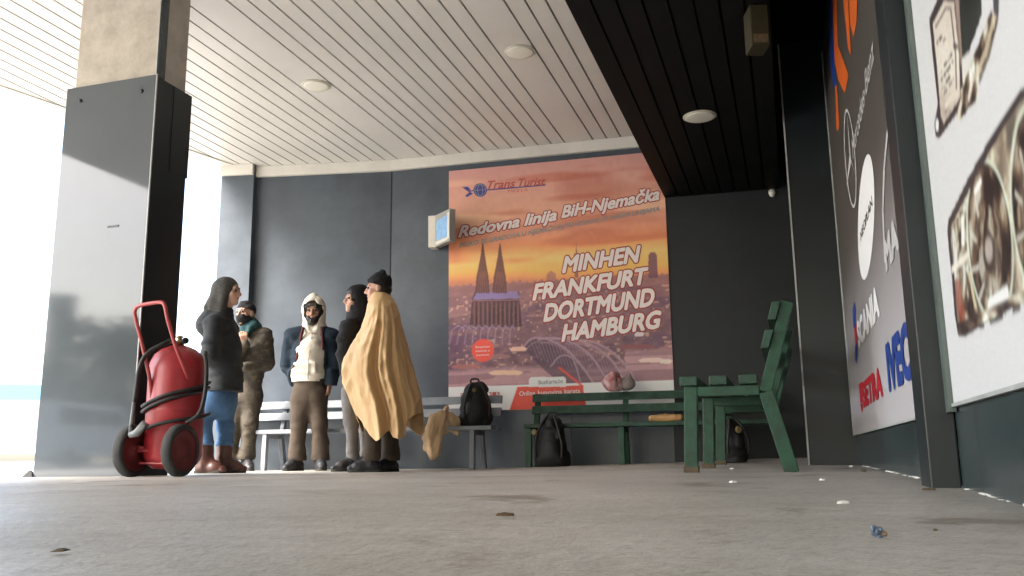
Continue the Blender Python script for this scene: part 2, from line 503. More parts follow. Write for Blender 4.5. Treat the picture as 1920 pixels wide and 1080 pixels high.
class Field:
    def __init__(s, lo, hi, h):
        s.lo = np.array(lo, float); s.h = h
        s.n = np.ceil((np.array(hi, float) - s.lo) / h).astype(int) + 1
        s.D = np.full(s.n, .5, np.float32)

    def region(s, lo, hi, pad):
        i0 = np.clip(np.floor((np.minimum(lo, hi) - pad - s.lo) / s.h).astype(int), 0, s.n - 1)
        i1 = np.clip(np.ceil((np.maximum(lo, hi) + pad - s.lo) / s.h).astype(int) + 1, 1, s.n)
        sl = tuple(slice(a, b) for a, b in zip(i0, i1))
        g = np.stack(np.meshgrid(*[s.lo[k] + s.h * np.arange(i0[k], i1[k]) for k in range(3)], indexing='ij'), -1)
        return sl, g

    def merge(s, sl, d, k, op):
        A = s.D[sl]
        if op == 'u':
            hh = np.maximum(k - np.abs(A - d), 0) / k
            s.D[sl] = np.minimum(A, d) - hh * hh * k * .25
        elif op == 's':
            hh = np.maximum(k - np.abs(A + d), 0) / k
            s.D[sl] = np.maximum(A, -d) + hh * hh * k * .25

    def cone(s, a, b, ra, rb, k=.03, op='u', flat=None):
        a = np.array(a, float); b = np.array(b, float)
        pad = max(ra, rb) * (1.0 if not flat else max(1, flat[1])) + k + .03
        sl, P = s.region(a, b, pad)
        ba = b - a
        if flat:
            n = np.array(flat[0], float); n /= np.linalg.norm(n)
            dn = (P - a) @ n - np.clip(((P - a) @ ba) / max(ba @ ba, 1e-9), 0, 1) * (ba @ n)
            P = P + dn[..., None] * n * (1 / flat[1] - 1)
        t = np.clip(((P - a) @ ba) / max(ba @ ba, 1e-9), 0, 1)
        d = np.linalg.norm(P - a - t[..., None] * ba, axis=-1) - (ra + (rb - ra) * t)
        if flat: d = d * min(1, flat[1])
        s.merge(sl, d, k, op)
        return s

    def ell(s, c, r, B=None, k=.02, op='u'):
        """ellipsoid, radii r along the rows of B."""
        c = np.array(c, float); r = np.array(r, float)
        B = np.eye(3) if B is None else np.array(B, float)
        sl, P = s.region(c - r.max(), c + r.max(), k + .02)
        q = ((P - c) @ B.T) / r
        l = np.linalg.norm(q, axis=-1); g = np.linalg.norm(q / r, axis=-1) + 1e-6
        s.merge(sl, l * (l - 1) / g, k, op)
        return s

    def box(s, c, hs, rnd, B=None, k=.02, op='u'):
        c = np.array(c, float); hs = np.array(hs, float)
        B = np.eye(3) if B is None else np.array(B, float)
        R = np.linalg.norm(hs)
        sl, P = s.region(c - R, c + R, k + .02)
        q = np.abs((P - c) @ B.T) - (hs - rnd)
        d = np.linalg.norm(np.maximum(q, 0), axis=-1) + np.minimum(q.max(-1), 0) - rnd
        s.merge(sl, d, k, op)
        return s

    def cut(s, p, n):
        """keep the side the normal points away from."""
        sl, P = s.region(s.lo, s.lo + s.h * s.n, 0)
        n = np.array(n, float); n /= np.linalg.norm(n)
        s.D = np.maximum(s.D, (P - np.array(p, float)) @ n).astype(np.float32)
        return s

    def rough(s, amp, f, stretch=(1, 1, 1), seed=0.0):
        sl, P = s.region(s.lo, s.lo + s.h * s.n, 0)
        m = np.abs(s.D) < .05
        Q = P[m] * np.array(stretch) + seed + 40
        Q = Q + .35 / f * np.stack([vnoise(Q + 7, f * .7), vnoise(Q + 13, f * .7), vnoise(Q + 19, f * .7)], -1) * 2
        nz = vnoise(Q, f)
        ridg = .35 - np.abs(nz) * 2
        s.D[m] += (amp * 1.5 * (ridg * .8 + nz)).astype(np.float32)
        return s

    def mesh(s):
        D = s.D
        D[0] = D[-1] = .5; D[:, 0] = D[:, -1] = .5; D[:, :, 0] = D[:, :, -1] = .5
        ins = D < 0
        nx, ny, nz = D.shape
        cnt = np.zeros((nx - 1, ny - 1, nz - 1), np.uint8)
        for a in (0, 1):
            for b in (0, 1):
                for c in (0, 1):
                    cnt += ins[a:nx - 1 + a, b:ny - 1 + b, c:nz - 1 + c]
        act = np.argwhere((cnt > 0) & (cnt < 8))
        idx = np.full(cnt.shape, -1, np.int64)
        idx[tuple(act.T)] = np.arange(len(act))
        acc = np.zeros((len(act), 3)); num = np.zeros(len(act))
        cor = [(a, b, c) for a in (0, 1) for b in (0, 1) for c in (0, 1)]
        val = {q: D[act[:, 0] + q[0], act[:, 1] + q[1], act[:, 2] + q[2]] for q in cor}
        for q in cor:
            for ax in range(3):
                if q[ax] == 0:
                    q2 = tuple(1 if k == ax else q[k] for k in range(3))
                    d0, d1 = val[q], val[q2]
                    m = (d0 < 0) != (d1 < 0)
                    t = np.where(m, d0 / np.where(m, d0 - d1, 1), 0)
                    pt = np.tile(np.array(q, float), (len(act), 1)); pt[:, ax] = t
                    acc += pt * m[:, None]; num += m
        V = s.lo + s.h * (act + acc / num[:, None])
        quads = []
        for ax in range(3):
            o1, o2 = [(1, 2), (2, 0), (0, 1)][ax]
            A = np.take(ins, range(0, D.shape[ax] - 1), ax); B = np.take(ins, range(1, D.shape[ax]), ax)
            e = np.argwhere(A != B)
            e = e[(e[:, o1] > 0) & (e[:, o2] > 0) & (e[:, o1] < D.shape[o1] - 1) & (e[:, o2] < D.shape[o2] - 1)]
            fl = A[tuple(e.T)]
            def g(d1, d2):
                q = e.copy(); q[:, o1] -= d1; q[:, o2] -= d2
                return idx[tuple(q.T)]
            f = np.stack([g(1, 1), g(0, 1), g(0, 0), g(1, 0)], 1)
            f[~fl] = f[~fl][:, ::-1]
            quads.append(f)
        return V, np.concatenate(quads)


def field_obj(name, F, m, parent=None, smooth_it=1):
    V, Q = F.mesh()
    if len(V) == 0:
        return None
    for _ in range(smooth_it):
        acc = np.zeros_like(V); num = np.zeros(len(V))
        for a, b in ((0, 1), (1, 2), (2, 3), (3, 0)):
            np.add.at(acc, Q[:, a], V[Q[:, b]]); np.add.at(num, Q[:, a], 1)
            np.add.at(acc, Q[:, b], V[Q[:, a]]); np.add.at(num, Q[:, b], 1)
        V = V * .45 + .55 * acc / np.maximum(num, 1)[:, None]
    me = bpy.data.meshes.new(name)
    me.from_pydata(V.tolist(), [], Q.tolist())
    me.update()
    return link(name, me, m, parent, True)


# ================================================================== SETTING
# ground: wide sheet to the horizon, concrete platform on it
g = bmesh.new()
add_box(g, (-600, -600, -.55), (1200, 0, 0), (0, 1200, 0), (0, 0, .40))
tag(bm_obj('ground', g, M['asphalt']), kind='structure')

ls = np.concatenate([np.linspace(-9, 3.2, 92)]); al = np.linspace(-16, 12.5, 200)
gv = []
for a in al:
    for l in ls:
        v = PV * l + SV * a
        gv.append((v.x, v.y))
gv = np.array(gv)
gz = floor_z(gv[:, 0], gv[:, 1])
gf = [(i * len(ls) + j, i * len(ls) + j + 1, (i + 1) * len(ls) + j + 1, (i + 1) * len(ls) + j) for i in range(len(al) - 1) for j in range(len(ls) - 1)]
me = bpy.data.meshes.new('pavement')
me.from_pydata([(x, y, z) for (x, y), z in zip(gv, gz)], [], gf)
me.update()
tag(link('pavement', me, M['floor'], None, True), kind='structure')
g = bmesh.new()
add_labox(g, -9.16, -9.0, -16, 12.5, -.2, -.02)
bevel(g, .015)
tag(bm_obj('kerb', g, M['kerb']), kind='structure')

# ---- canopy: white slatted soffit, dark lowered bulkhead, cornice comes with the wall
HC = 3.24
KINK = at_z(735, 302, HC); WR = at_z(1190, 257, HC); WL = at_z(424, 317, HC)
KINK.z = WR.z = WL.z = 0
DR = (WR - KINK).normalized(); NR = Vector((-DR.y, DR.x, 0))      # NR points away from the camera
if NR.y < 0: NR = -NR
DL = (WL - KINK).normalized(); NL = Vector((DL.y, -DL.x, 0))
if NL.y < 0: NL = -NL


def lat(p): return p.x * PV.x + p.y * PV.y
def alo(p): return p.x * SV.x + p.y * SV.y


def wall_al(l):
    lk, lr, ll = lat(KINK), lat(WR), lat(WL)
    if l > lk:
        return alo(KINK) + (alo(WR) - alo(KINK)) * (l - lk) / (lr - lk)
    l = max(l, ll)
    return alo(KINK) + (alo(WL) - alo(KINK)) * (l - lk) / (ll - lk)


canopy = thing('canopy', 'wide station canopy with cream slatted soffit and lowered dark strip', 'canopy', (0, 0, 0))
LEFT = -7.0; BACK = -15.0  # canopy lengthened unseen behind the camera to cut sky light from there
g = bmesh.new()
edges = []
x = -1.725
pitch = .14
e0 = [x + pitch * k for k in range(0, 7)]
grooves = list(e0) + [-2.017 - pitch * k for k in range(12)]
grooves += [-3.843 - pitch * k for k in range(26)]
grooves = sorted(set(round(q, 4) for q in grooves))
grooves = [q for q in grooves if LEFT < q < -1.0]
bounds = [LEFT] + grooves + [-.95]
for a, b in zip(bounds[:-1], bounds[1:]):
    e1 = min(wall_al((a + b) / 2), 7.9 + ((a + b) / 2 + 5.75) / .26)
    if e1 < BACK + .5: continue
    add_labox(g, a + .008, b - .008, BACK, e1 + .03, HC, HC + .02)
bm_obj('slatted_soffit', g, M['soffit'], canopy)
g = bmesh.new()
for (l0, l1, a1) in ((-5.75, -.95, 10.9), (-6.1, -5.75, 6.45), (-6.45, -6.1, 5.1), (-6.8, -6.45, 3.75), (-7.0, -6.8, 3.0)):
    add_labox(g, l0, l1, BACK, a1, HC + .024, HC + .05)
bm_obj('soffit_backing', g, M['groove'], canopy)
g = bmesh.new()
add_labox(g, LEFT - .04, LEFT - .002, BACK - .05, 3.1, HC - .01, HC + .42)
e0v = LA(-7.0, 3.1); e1v = LA(-5.75, 7.95)
add_box(g, Vector((e0v.x, e0v.y, HC - .01)), e1v - e0v, (e1v - e0v).normalized().cross(Vector((0, 0, 1))) * -.04, Vector((0, 0, .43)))
add_box(g, Vector((e0v.x, e0v.y, HC - .012)), (e1v - e0v) * .995, (e1v - e0v).normalized().cross(Vector((0, 0, 1))) * .20, Vector((0, 0, .0115)))
add_labox(g, LEFT, 3.0, BACK - .05, BACK - .004, HC - .03, HC + .42)
bm_obj('fascia', g, M['cornice'], canopy)
g = bmesh.new()
for (l0, l1, a1) in ((-5.75, 3.2, 13.0), (-6.1, -5.751, 6.5), (-6.45, -6.101, 5.2), (-6.8, -6.451, 3.9), (-7.0, -6.801, 3.1)):
    add_labox(g, l0, l1, BACK, a1, HC + .055, HC + .4)
bm_obj('roof', g, M['roof'], canopy)
HB = 2.58
B0, B1 = -1.04, .045
g = bmesh.new()
nb = 8
bw = (B1 - B0) / nb
for k in range(nb):
    add_labox(g, B0 + bw * k + (.0 if k == 0 else .007), B0 + bw * (k + 1) - (.0 if k == nb - 1 else .007), BACK, wall_al(B0 + bw * k + .07) + .1, HB, HB + .02)
bm_obj('dark_soffit', g, M['dark_soffit'], canopy)
g = bmesh.new()
add_labox(g, B0 + .002, B1 - .002, BACK, 10.2, HB + .022, HB + .05)
add_labox(g, B0, B0 + .03, BACK, 10.2, HB + .055, HC + .04)
add_labox(g, B1 - .03, B1, BACK, 10.2, HB + .055, HC + .04)
add_labox(g, B1 + .004, 2.9, BACK, 10.6, HC + .002, HC + .04)
bm_obj('bulkhead', g, M['dark_gap'], canopy)

# ceiling lamps (round flush covers)


def lamp(px, py, z, r, label):
    p = at_z(px, py, z)
    t = thing('ceiling_lamp', label, 'ceiling lamp', (p.x, p.y, z), 'round flush lamps in the canopy ceiling')
    g = bmesh.new()
    add_lathe(g, [(r, 0), (r, -.004), (r * .95, -.008), (r * .90, -.008)], (0, 0, 0), (0, 0, 1))
    bm_obj('ring', g, M['lamp_ring'], t)
    g = bmesh.new()
    add_lathe(g, [(r * .89, -.0085), (r * .8, -.013), (r * .5, -.016), (r * .1, -.017)], (0, 0, 0), (0, 0, 1))
    bm_obj('diffuser', g, M['lamp'], t, True)


lamp(593, 160, HC - .001, .125, 'round yellowish lamp in the cream slats, nearer the concrete pillar')
lamp(975, 97, HC - .001, .125, 'pale round lamp in the cream slats, nearer the dark strip')
lamp(1312, 218, HB - .001, .125, 'round white lamp set in the lowered dark soffit')

# ---- back wall
backwall = thing('station_wall', 'dark grey panelled back wall with cream cornice behind the people', 'wall', (0, 0, 0))
RE = KINK + DR * 5.6
TH = .2


def wall_panel(a, b, n, z0, z1, name='wall_panel', m=None, off=0.0, th=TH, mm=None):
    g = bmesh.new()
    a = Vector(a) + n * off; b = Vector(b) + n * off
    add_box(g, Vector((a.x, a.y, z0)), b - a, n * th, Vector((0, 0, z1 - z0)))
    return bm_obj(name, g, m or M['backwall'], backwall)


PIER = at_z(486, 316, HC); PIER.z = 0
PIER = KINK + DL * ((PIER - KINK).dot(DL))
wall_panel(PIER + DL * .004, KINK, NL, -.12, HC + .03)
wall_panel(KINK + DR * .004, KINK + DR * 1.9, NR, -.12, HC + .03)
PRE = .5 * ((at_plane(1243.5, 280.5, KINK, NR) - KINK).dot(DR) + (at_plane(1265, 762, KINK, NR) - KINK).dot(DR)) - .02
wall_panel(KINK + DR * 1.904, KINK + DR * PRE, NR, -.12, HC + .03)
wall_panel(KINK + DR * (PRE + .004), RE, NR, -.12, HC + .03, m=M['blackwall'])
wall_panel(WL, PIER, NL, -.12, HC + .03, 'pier', off=-.10)
g = bmesh.new()
for a, b, n, off in ((PIER, KINK, NL, 0), (KINK, KINK + DR * 3.4, NR, 0), (WL, PIER, NL, -.10)):
    a = a - n * (.045 - off); b = b - n * (.045 - off)
    add_box(g, Vector((a.x, a.y, HC - .118)), b - a, n * .043, Vector((0, 0, .116)))
bm_obj('cornice', g, M['cornice'], backwall)
g = bmesh.new()
for p, d, n in ((KINK, DR, NR),):
    add_box(g, Vector((p.x, p.y, -.1)) - n * .003 - d * .006, d * .012, n * .002, Vector((0, 0, HC)))
bm_obj('seam', g, M['seam'], backwall)

# ---- big poster on the back wall
def hom(src, dst):
    A = []
    for (x, y), (u, v) in zip(src, dst):
        A.append([x, y, 1, 0, 0, 0, -u * x, -u * y]); A.append([0, 0, 0, x, y, 1, -v * x, -v * y])
    h = np.linalg.solve(np.array(A, float), np.array(dst, float).ravel())
    return np.append(h, 1).reshape(3, 3)


def on_wall(px, py):
    return at_plane(px, py, KINK, NR)


q = [on_wall(842, 325), on_wall(1243.5, 280.5), on_wall(842, 770), on_wall(1265, 762)]
PT = .5 * (q[0].z + q[1].z); PB = .5 * (q[2].z + q[3].z)
PL0 = .5 * ((q[0] - KINK).dot(DR) + (q[2] - KINK).dot(DR)); PR0 = .5 * ((q[1] - KINK).dot(DR) + (q[3] - KINK).dot(DR))
PW, PH = PR0 - PL0, PT - PB
HM = hom([(112, 97), (979, 1), (112, 1058), (1026, 1040)], [(0, 1), (1, 1), (0, 0), (1, 0)])


def uv(zx, zy):
    r = HM @ np.array([zx, zy, 1.0]); return r[0] / r[2], r[1] / r[2]


def pw(zx, zy, lift=0.0):
    u, v = uv(zx, zy)
    p = KINK + DR * (PL0 + u * PW) - NR * (.012 + lift)
    p.z = PB + v * PH
    return p


poster = thing('poster', 'large sunset city travel poster with German city names on the dark wall', 'poster', (0, 0, 0))
NU, NV = 430, 450
uu, vv = np.meshgrid((np.arange(NU) + .5) / NU, (np.arange(NV) + .5) / NV)      # rows: v upward


def n2(u, v, fu, fv, seed=0):
    return vnoise(np.stack([u * fu + seed, v * fv + seed * 1.7, np.full_like(u, seed + .37)], -1) + 30, 1.0)


def lerp(stops, t):
    xs = [s_[0] for s_ in stops]
    return np.stack([np.interp(t, xs, [px_col(*s_[1])[k] for s_ in stops]) for k in range(3)], -1)


warp = vv + .030 * n2(uu, vv, 3, 9, 2) + .014 * n2(uu, vv, 9, 24, 3)
IMG = lerp([(0, (120, 90, 98)), (.2, (116, 86, 94)), (.36, (108, 82, 96)), (.45, (128, 92, 100)), (.505, (182, 116, 84)), (.55, (222, 158, 82)), (.60, (224, 170, 102)),
            (.65, (205, 132, 88)), (.72, (190, 128, 104)), (.8, (190, 140, 118)), (.9, (186, 136, 122)), (1, (176, 128, 122))], warp)


def put(maskf, col, op=1.0):
    global IMG
    m_ = np.clip(maskf, 0, 1)[..., None] * op
    IMG = IMG * (1 - m_) + np.array(px_col(*col)) * m_


sm = lambda e0_, e1_, x_: np.clip((x_ - e0_) / (e1_ - e0_), 0, 1)
cl = n2(uu + vv * .25, vv, 2.5, 22, 5) + .5 * n2(uu, vv, 6, 40, 6)
put(sm(.08, .28, cl) * (vv > .54) * sm(.53, .6, vv), (168, 88, 66), .55)
put(sm(.15, .3, n2(uu, vv, 2, 26, 8)) * (vv > .75), (214, 172, 140), .55)
put(sm(.1, .3, n2(uu + vv * .4, vv, 3, 16, 9)) * (vv > .62) * (uu > .5), (150, 78, 62), .5)
# city below the horizon
city = (vv < .505 + .012 * n2(uu, vv * 0, 30, 1, 3) + .006 * (np.floor(uu * 90) % 3 == 0))
f1 = n2(uu, vv, 26, 60, 41) + .7 * n2(uu, vv, 60, 120, 42) + .35 * n2(uu, vv, 9, 16, 43)
tone = lerp([(0, (58, 44, 58)), (.25, (76, 58, 72)), (.5, (100, 74, 86)), (.72, (126, 92, 100)), (.88, (160, 120, 112)), (1, (190, 150, 132))], np.clip(.46 + .62 * f1, 0, 1))
fade = sm(.16, .5, vv)[..., None]
hz = np.array(px_col(150, 106, 104))
cm = (city & (vv > .1))[..., None]
IMG = np.where(cm, IMG * .15 + .85 * (tone * (1 - .5 * fade) + hz * .5 * fade), IMG)
put((n2(uu, vv, 4, 34, 12) > .12) * (vv < .46) * (vv > .1), (84, 64, 88), .5)
put((n2(uu, vv, 5, 44, 14) > .2) * (vv < .42) * (vv > .1), (162, 118, 110), .45)
put((n2(uu, vv, 70, 110, 15) > .27) * (vv < .47) * (vv > .1), (200, 158, 132), .5)
# river, lower corners
riv = sm(.17, .15, vv + .05 * n2(uu, vv, 3, 3, 7) - .06 * (uu > .8) + .02 * uu) * (vv > .095)
put(riv, (170, 132, 136), .8)
put(riv * (n2(uu, vv, 3, 60, 9) > .08), (122, 90, 100), .7)


def poly_mask(pts):
    P = [uv(*p) for p in pts]
    ins = np.zeros(uu.shape, bool)
    j = len(P) - 1
    for i in range(len(P)):
        (xi, yi), (xj, yj) = P[i], P[j]
        c = ((yi > vv) != (yj > vv)) & (uu < (xj - xi) * (vv - yi) / (yj - yi + 1e-12) + xi)
        ins ^= c
        j = i
    return ins.astype(float)


def line_mask(pts, wd):
    P = [uv(*p) for p in pts]
    best = np.full(uu.shape, 9.0)
    for (x0, y0), (x1, y1) in zip(P[:-1], P[1:]):
        dx, dy = x1 - x0, y1 - y0
        t = np.clip(((uu - x0) * dx + (vv - y0) * dy) / (dx * dx + dy * dy + 1e-12), 0, 1)
        best = np.minimum(best, np.hypot((uu - x0 - t * dx), (vv - y0 - t * dy) * PH / PW))
    return np.clip((wd - best) / (wd * .35) + .0, 0, 1)


# distant towers
put(poly_mask([(617, 520), (620, 430), (624, 375), (628, 430), (632, 520)]), (120, 80, 84), .85)
put(poly_mask([(612, 432), (617, 422), (632, 422), (637, 432), (630, 440), (618, 440)]), (120, 80, 84), .85)
put(poly_mask([(918, 520), (918, 430), (926, 415), (946, 415), (954, 428), (958, 520)]), (96, 66, 84), .9)
put(poly_mask([(500, 560), (505, 505), (522, 492), (540, 505), (545, 560)]), (128, 88, 92), .7)
# twin-spired cathedral
nave = [(205, 610), (215, 580), (392, 580), (402, 690), (405, 720), (195, 720)]
put(poly_mask(nave), (64, 44, 52), .85)
put(poly_mask([(208, 612), (224, 582), (386, 578), (396, 606)]), (122, 106, 150), .95)
for cx in (247, 316):
    put(poly_mask([(cx - 30, 585), (cx - 25, 520), (cx - 17, 480), (cx - 8, 430), (cx - 2, 385), (cx + 2, 385), (cx + 9, 430), (cx + 17, 480), (cx + 24, 520), (cx + 28, 585)]), (84, 56, 60), .93)
    for k in range(-2, 3):
        put(line_mask([(cx + k * 10, 582), (cx + k * 5, 500)], .0022), (128, 86, 76), .6)
for k in range(11):
    xx = 214 + k * 17.5
    put(line_mask([(xx, 715), (xx, 622)], .0038), (124, 84, 82), .7)
    put(line_mask([(xx + 8, 705), (xx + 8, 640)], .0024), (42, 30, 38), .8)
put(line_mask([(200, 616), (400, 612)], .003), (150, 108, 108), .6)
# station shed roofs at left
for k in range(9):
    put(line_mask([(115 + k * 30, 790), (125 + k * 29, 735), (150 + k * 27, 715), (176 + k * 25, 730)], .004), (142, 118, 140), .55)
# arched bridge
def cur(pts, n=8): return [(q[0], q[1]) for q in spline([(a, b, 0) for a, b in pts], n)]
put(poly_mask(cur([(408, 800), (440, 770), (500, 772), (580, 815), (640, 880), (690, 945)]) + [(560, 950), (480, 880)]), (74, 56, 74), .8)
put(poly_mask(cur([(520, 775), (600, 778), (700, 820), (790, 890), (840, 945)]) + [(690, 945), (620, 850)]), (90, 68, 84), .55)
for k, arc_ in enumerate(([(410, 802), (445, 768), (505, 770), (585, 812), (645, 878), (692, 945)], [(470, 772), (540, 764), (620, 790), (690, 845), (752, 945)], [(520, 770), (610, 770), (700, 802), (772, 860), (822, 945)], [(590, 772), (680, 778), (760, 815), (822, 872), (868, 938)])):
    put(line_mask(cur(arc_), .0050), (152, 124, 136), .75)
    put(line_mask([(a + 9, b + 16) for a, b in cur(arc_)], .0030), (140, 112, 126), .55)
for k in range(30):
    t = k / 29
    put(line_mask([(440 + 400 * t, 775 + 130 * t * t), (470 + 395 * t, 850 + 95 * t)], .0020), (138, 112, 126), .5)
put(line_mask(cur([(520, 880), (560, 838), (610, 850), (640, 940)]), .004), (156, 130, 140), .6)
# boats and lit quay
for (bxp, byp, bw_, c_) in ((340, 905, 70, (214, 176, 146)), (390, 810, 35, (214, 170, 150)), (930, 855, 55, (206, 180, 170)), (880, 750, 20, (196, 184, 190)), (990, 860, 25, (206, 190, 180)), (180, 880, 60, (150, 96, 92)), (870, 800, 80, (120, 70, 72))):
    put(poly_mask([(bxp - bw_, byp), (bxp - bw_ * .6, byp - 9), (bxp + bw_ * .6, byp - 10), (bxp + bw_, byp - 3), (bxp + bw_ * .8, byp + 8), (bxp - bw_ * .8, byp + 9)]), c_, .85)
# white footer, red flag, white plate, red spot
put(poly_mask([(90, 963), (1040, 936), (1040, 1080), (90, 1080)]), (214, 210, 210), 1)
put(poly_mask([(352, 1062), (386, 962), (432, 960), (650, 956), (668, 1062)]), (196, 66, 52), 1)
put(line_mask([(556, 886), (650, 960)], .006), (196, 66, 52), .9)
put(poly_mask([(432, 962), (434, 928), (442, 923), (574, 921), (581, 928), (581, 962)]), (212, 206, 206), 1)
cu_, cv_ = uv(248, 815)
put(sm(.053, .050, np.hypot(uu - cu_, (vv - cv_) * PH / PW)), (206, 70, 56), 1)
IMG = IMG * .92 + .08 * (np.array(px_col(150, 118, 108)) * .5 + .5 * IMG.mean(-1, keepdims=True))
IMG = np.clip(IMG * (1 + .10 * n2(uu, vv, 60, 60, 21)[..., None]), 0, 1)
IMG = (IMG + np.roll(IMG, 1, 0) + np.roll(IMG, -1, 0) + np.roll(IMG, 1, 1) + np.roll(IMG, -1, 1)) / 5
IMG[0] = IMG[1]; IMG[-1] = IMG[-2]; IMG[:, 0] = IMG[:, 1]; IMG[:, -1] = IMG[:, -2]
POSTER_K = 1.5
IMGL = np.clip(IMG * POSTER_K, 0, .85)
verts = []
o0 = KINK + DR * PL0 - NR * .012
gu = np.linspace(0, 1, NU + 1); gvv = np.linspace(0, 1, NV + 1)
GU, GV = np.meshgrid(gu, gvv)
VX = np.stack([o0.x + DR.x * GU * PW, o0.y + DR.y * GU * PW, PB + GV * PH], -1).reshape(-1, 3)
ii, jj = np.meshgrid(np.arange(NV), np.arange(NU), indexing='ij')
b_ = (ii * (NU + 1) + jj).ravel()
QF = np.stack([b_, b_ + 1, b_ + NU + 2, b_ + NU + 1], 1)
me = bpy.data.meshes.new('printed_sheet')
me.from_pydata(VX.tolist(), [], QF.tolist())
ca = me.color_attributes.new('print', 'FLOAT_COLOR', 'CORNER')
cc = np.ones((NV * NU, 4, 4), np.float32); cc[:, :, :3] = IMGL.reshape(-1, 1, 3)
ca.data.foreach_set('color', cc.ravel())
link('printed_sheet', me, M['print'], poster)
g = bmesh.new()
bo = o0 + NR * .002
add_box(g, Vector((bo.x, bo.y, PB - .004)), DR * PW, NR * .0095, Vector((0, 0, PH + .006)))
bm_obj('backing_board', g, M['box_grey'], poster)
UPZ = Vector((0, 0, 1))


def ptext(parent, name, rows, m_in, m_out=None, shear=.25, bold=.02, bold2=.075):
    for s_, a, b, hgt in rows:
        if m_out is not None:
            g = bmesh.new(); add_text(g, s_, pw(*a), pw(*b), hgt, UPZ, -NR, .0015, bold2, shear)
            bm_obj(name + '_outline', g, m_out, parent, recalc=False)
        g = bmesh.new(); add_text(g, s_, pw(*a), pw(*b), hgt, UPZ, -NR, .0035, bold, shear)
        bm_obj(name, g, m_in, parent, recalc=False)


k_ = PH / 960.0
ptext(poster, 'headline', [('Redovna linija', (152, 362), (543, 288), 46 * k_), ('BiH-Njemačka', (566, 279), (963, 199), 48 * k_)], M['txt_white'], M['txt_red'], .3, .04, .10)
ptext(poster, 'subtitle', [('PREKO 30 GRADOVA U NJEMAČKOJ POVEZANI SU NAŠIM LINIJAMA', (155, 404), (965, 246), 19 * k_)], M['txt_grey'], None, .15, .03)
ptext(poster, 'destinations', [('MINHEN', (570, 500), (886, 452), 62 * k_), ('FRANKFURT', (450, 612), (918, 541), 62 * k_), ('DORTMUND', (494, 697), (942, 630), 66 * k_), ('HAMBURG', (567, 778), (971, 720), 64 * k_)], M['txt_white'], M['txt_red'], .25, .045, .10)
ptext(poster, 'brand_lettering', [('Trans', (268, 166), (378, 156.5), 34 * k_), ('Turist', (392, 155.5), (500, 146), 34 * k_)], M['logo_red'], None, .35, .02)
ptext(poster, 'town_lettering', [('T U Z L A', (345, 180), (428, 172), 10 * k_)], M['logo_red'], None, 0, .01)
ptext(poster, 'footer_lettering', [('Online', (395, 998), (458, 995), 18 * k_), ('kupovina', (470, 994.5), (566, 990), 18 * k_), ('karata', (577, 989.5), (640, 986.5), 18 * k_)], M['txt_white'], None, 0, .015)
ptext(poster, 'footer_web', [('BusKarta.ba', (472, 952), (570, 946), 16 * k_)], M['txt_grey'], None, 0, .01)
ptext(poster, 'footer_phone', [(ch, (160 + 15.5 * i_ + 10 * (i_ // 3), 1000 - .4 * i_), (172 + 15.5 * i_ + 10 * (i_ // 3), 999.8 - .4 * i_), 15 * k_) for i_, ch in enumerate('035311313')], M['logo_red'], None, 0, .01)
ptext(poster, 'spot_lettering', [('Besplatan', (220, 806), (276, 803), 8 * k_), ('internet u', (220, 822), (276, 819), 8 * k_), ('autobusu', (222, 838), (274, 835), 8 * k_)], M['txt_white'], None, 0, .01)
g = bmesh.new()


def disc(bm, cx, cy, rx, ry, lift, n=28, mi=0, fn=pw):
    vs = [bm.verts.new(fn(cx + rx * math.cos(2 * math.pi * k / n), cy + ry * math.sin(2 * math.pi * k / n), lift)) for k in range(n)]
    bm.faces.new(vs).material_index = mi


def ring2(bm, cx, cy, rx, ry, wdt, lift, n=32, mi=0, fn=pw):
    A = [bm.verts.new(fn(cx + rx * math.cos(2 * math.pi * k / n), cy + ry * math.sin(2 * math.pi * k / n), lift)) for k in range(n)]
    B = [bm.verts.new(fn(cx + (rx - wdt) * math.cos(2 * math.pi * k / n), cy + (ry - wdt) * math.sin(2 * math.pi * k / n), lift)) for k in range(n)]
    for k in range(n):
        bm.faces.new((A[k], A[(k + 1) % n], B[(k + 1) % n], B[k])).material_index = mi


disc(g, 237, 171, 27, 27, .0015)
for pts in ([(165, 160), (188, 158), (200, 172), (186, 176)], [(176, 196), (196, 178), (208, 186), (186, 200)], [(188, 176), (215, 170), (215, 174), (190, 180)], [(262, 168), (500, 145), (500, 149), (262, 173)]):
    g.faces.new([g.verts.new(pw(*p, .0015)) for p in pts])
bm_obj('globe_emblem', g, M['logo_blue'], poster, recalc=False)
g = bmesh.new()
ring2(g, 237, 171, 23, 23, 2, .0025)
ring2(g, 237, 171, 11, 23, 2, .0025)
g.faces.new([g.verts.new(pw(*p, .0025)) for p in [(213, 172), (261, 168), (261, 170), (213, 174)]])
bm_obj('globe_lines', g, M['txt_grey'], poster, recalc=False)

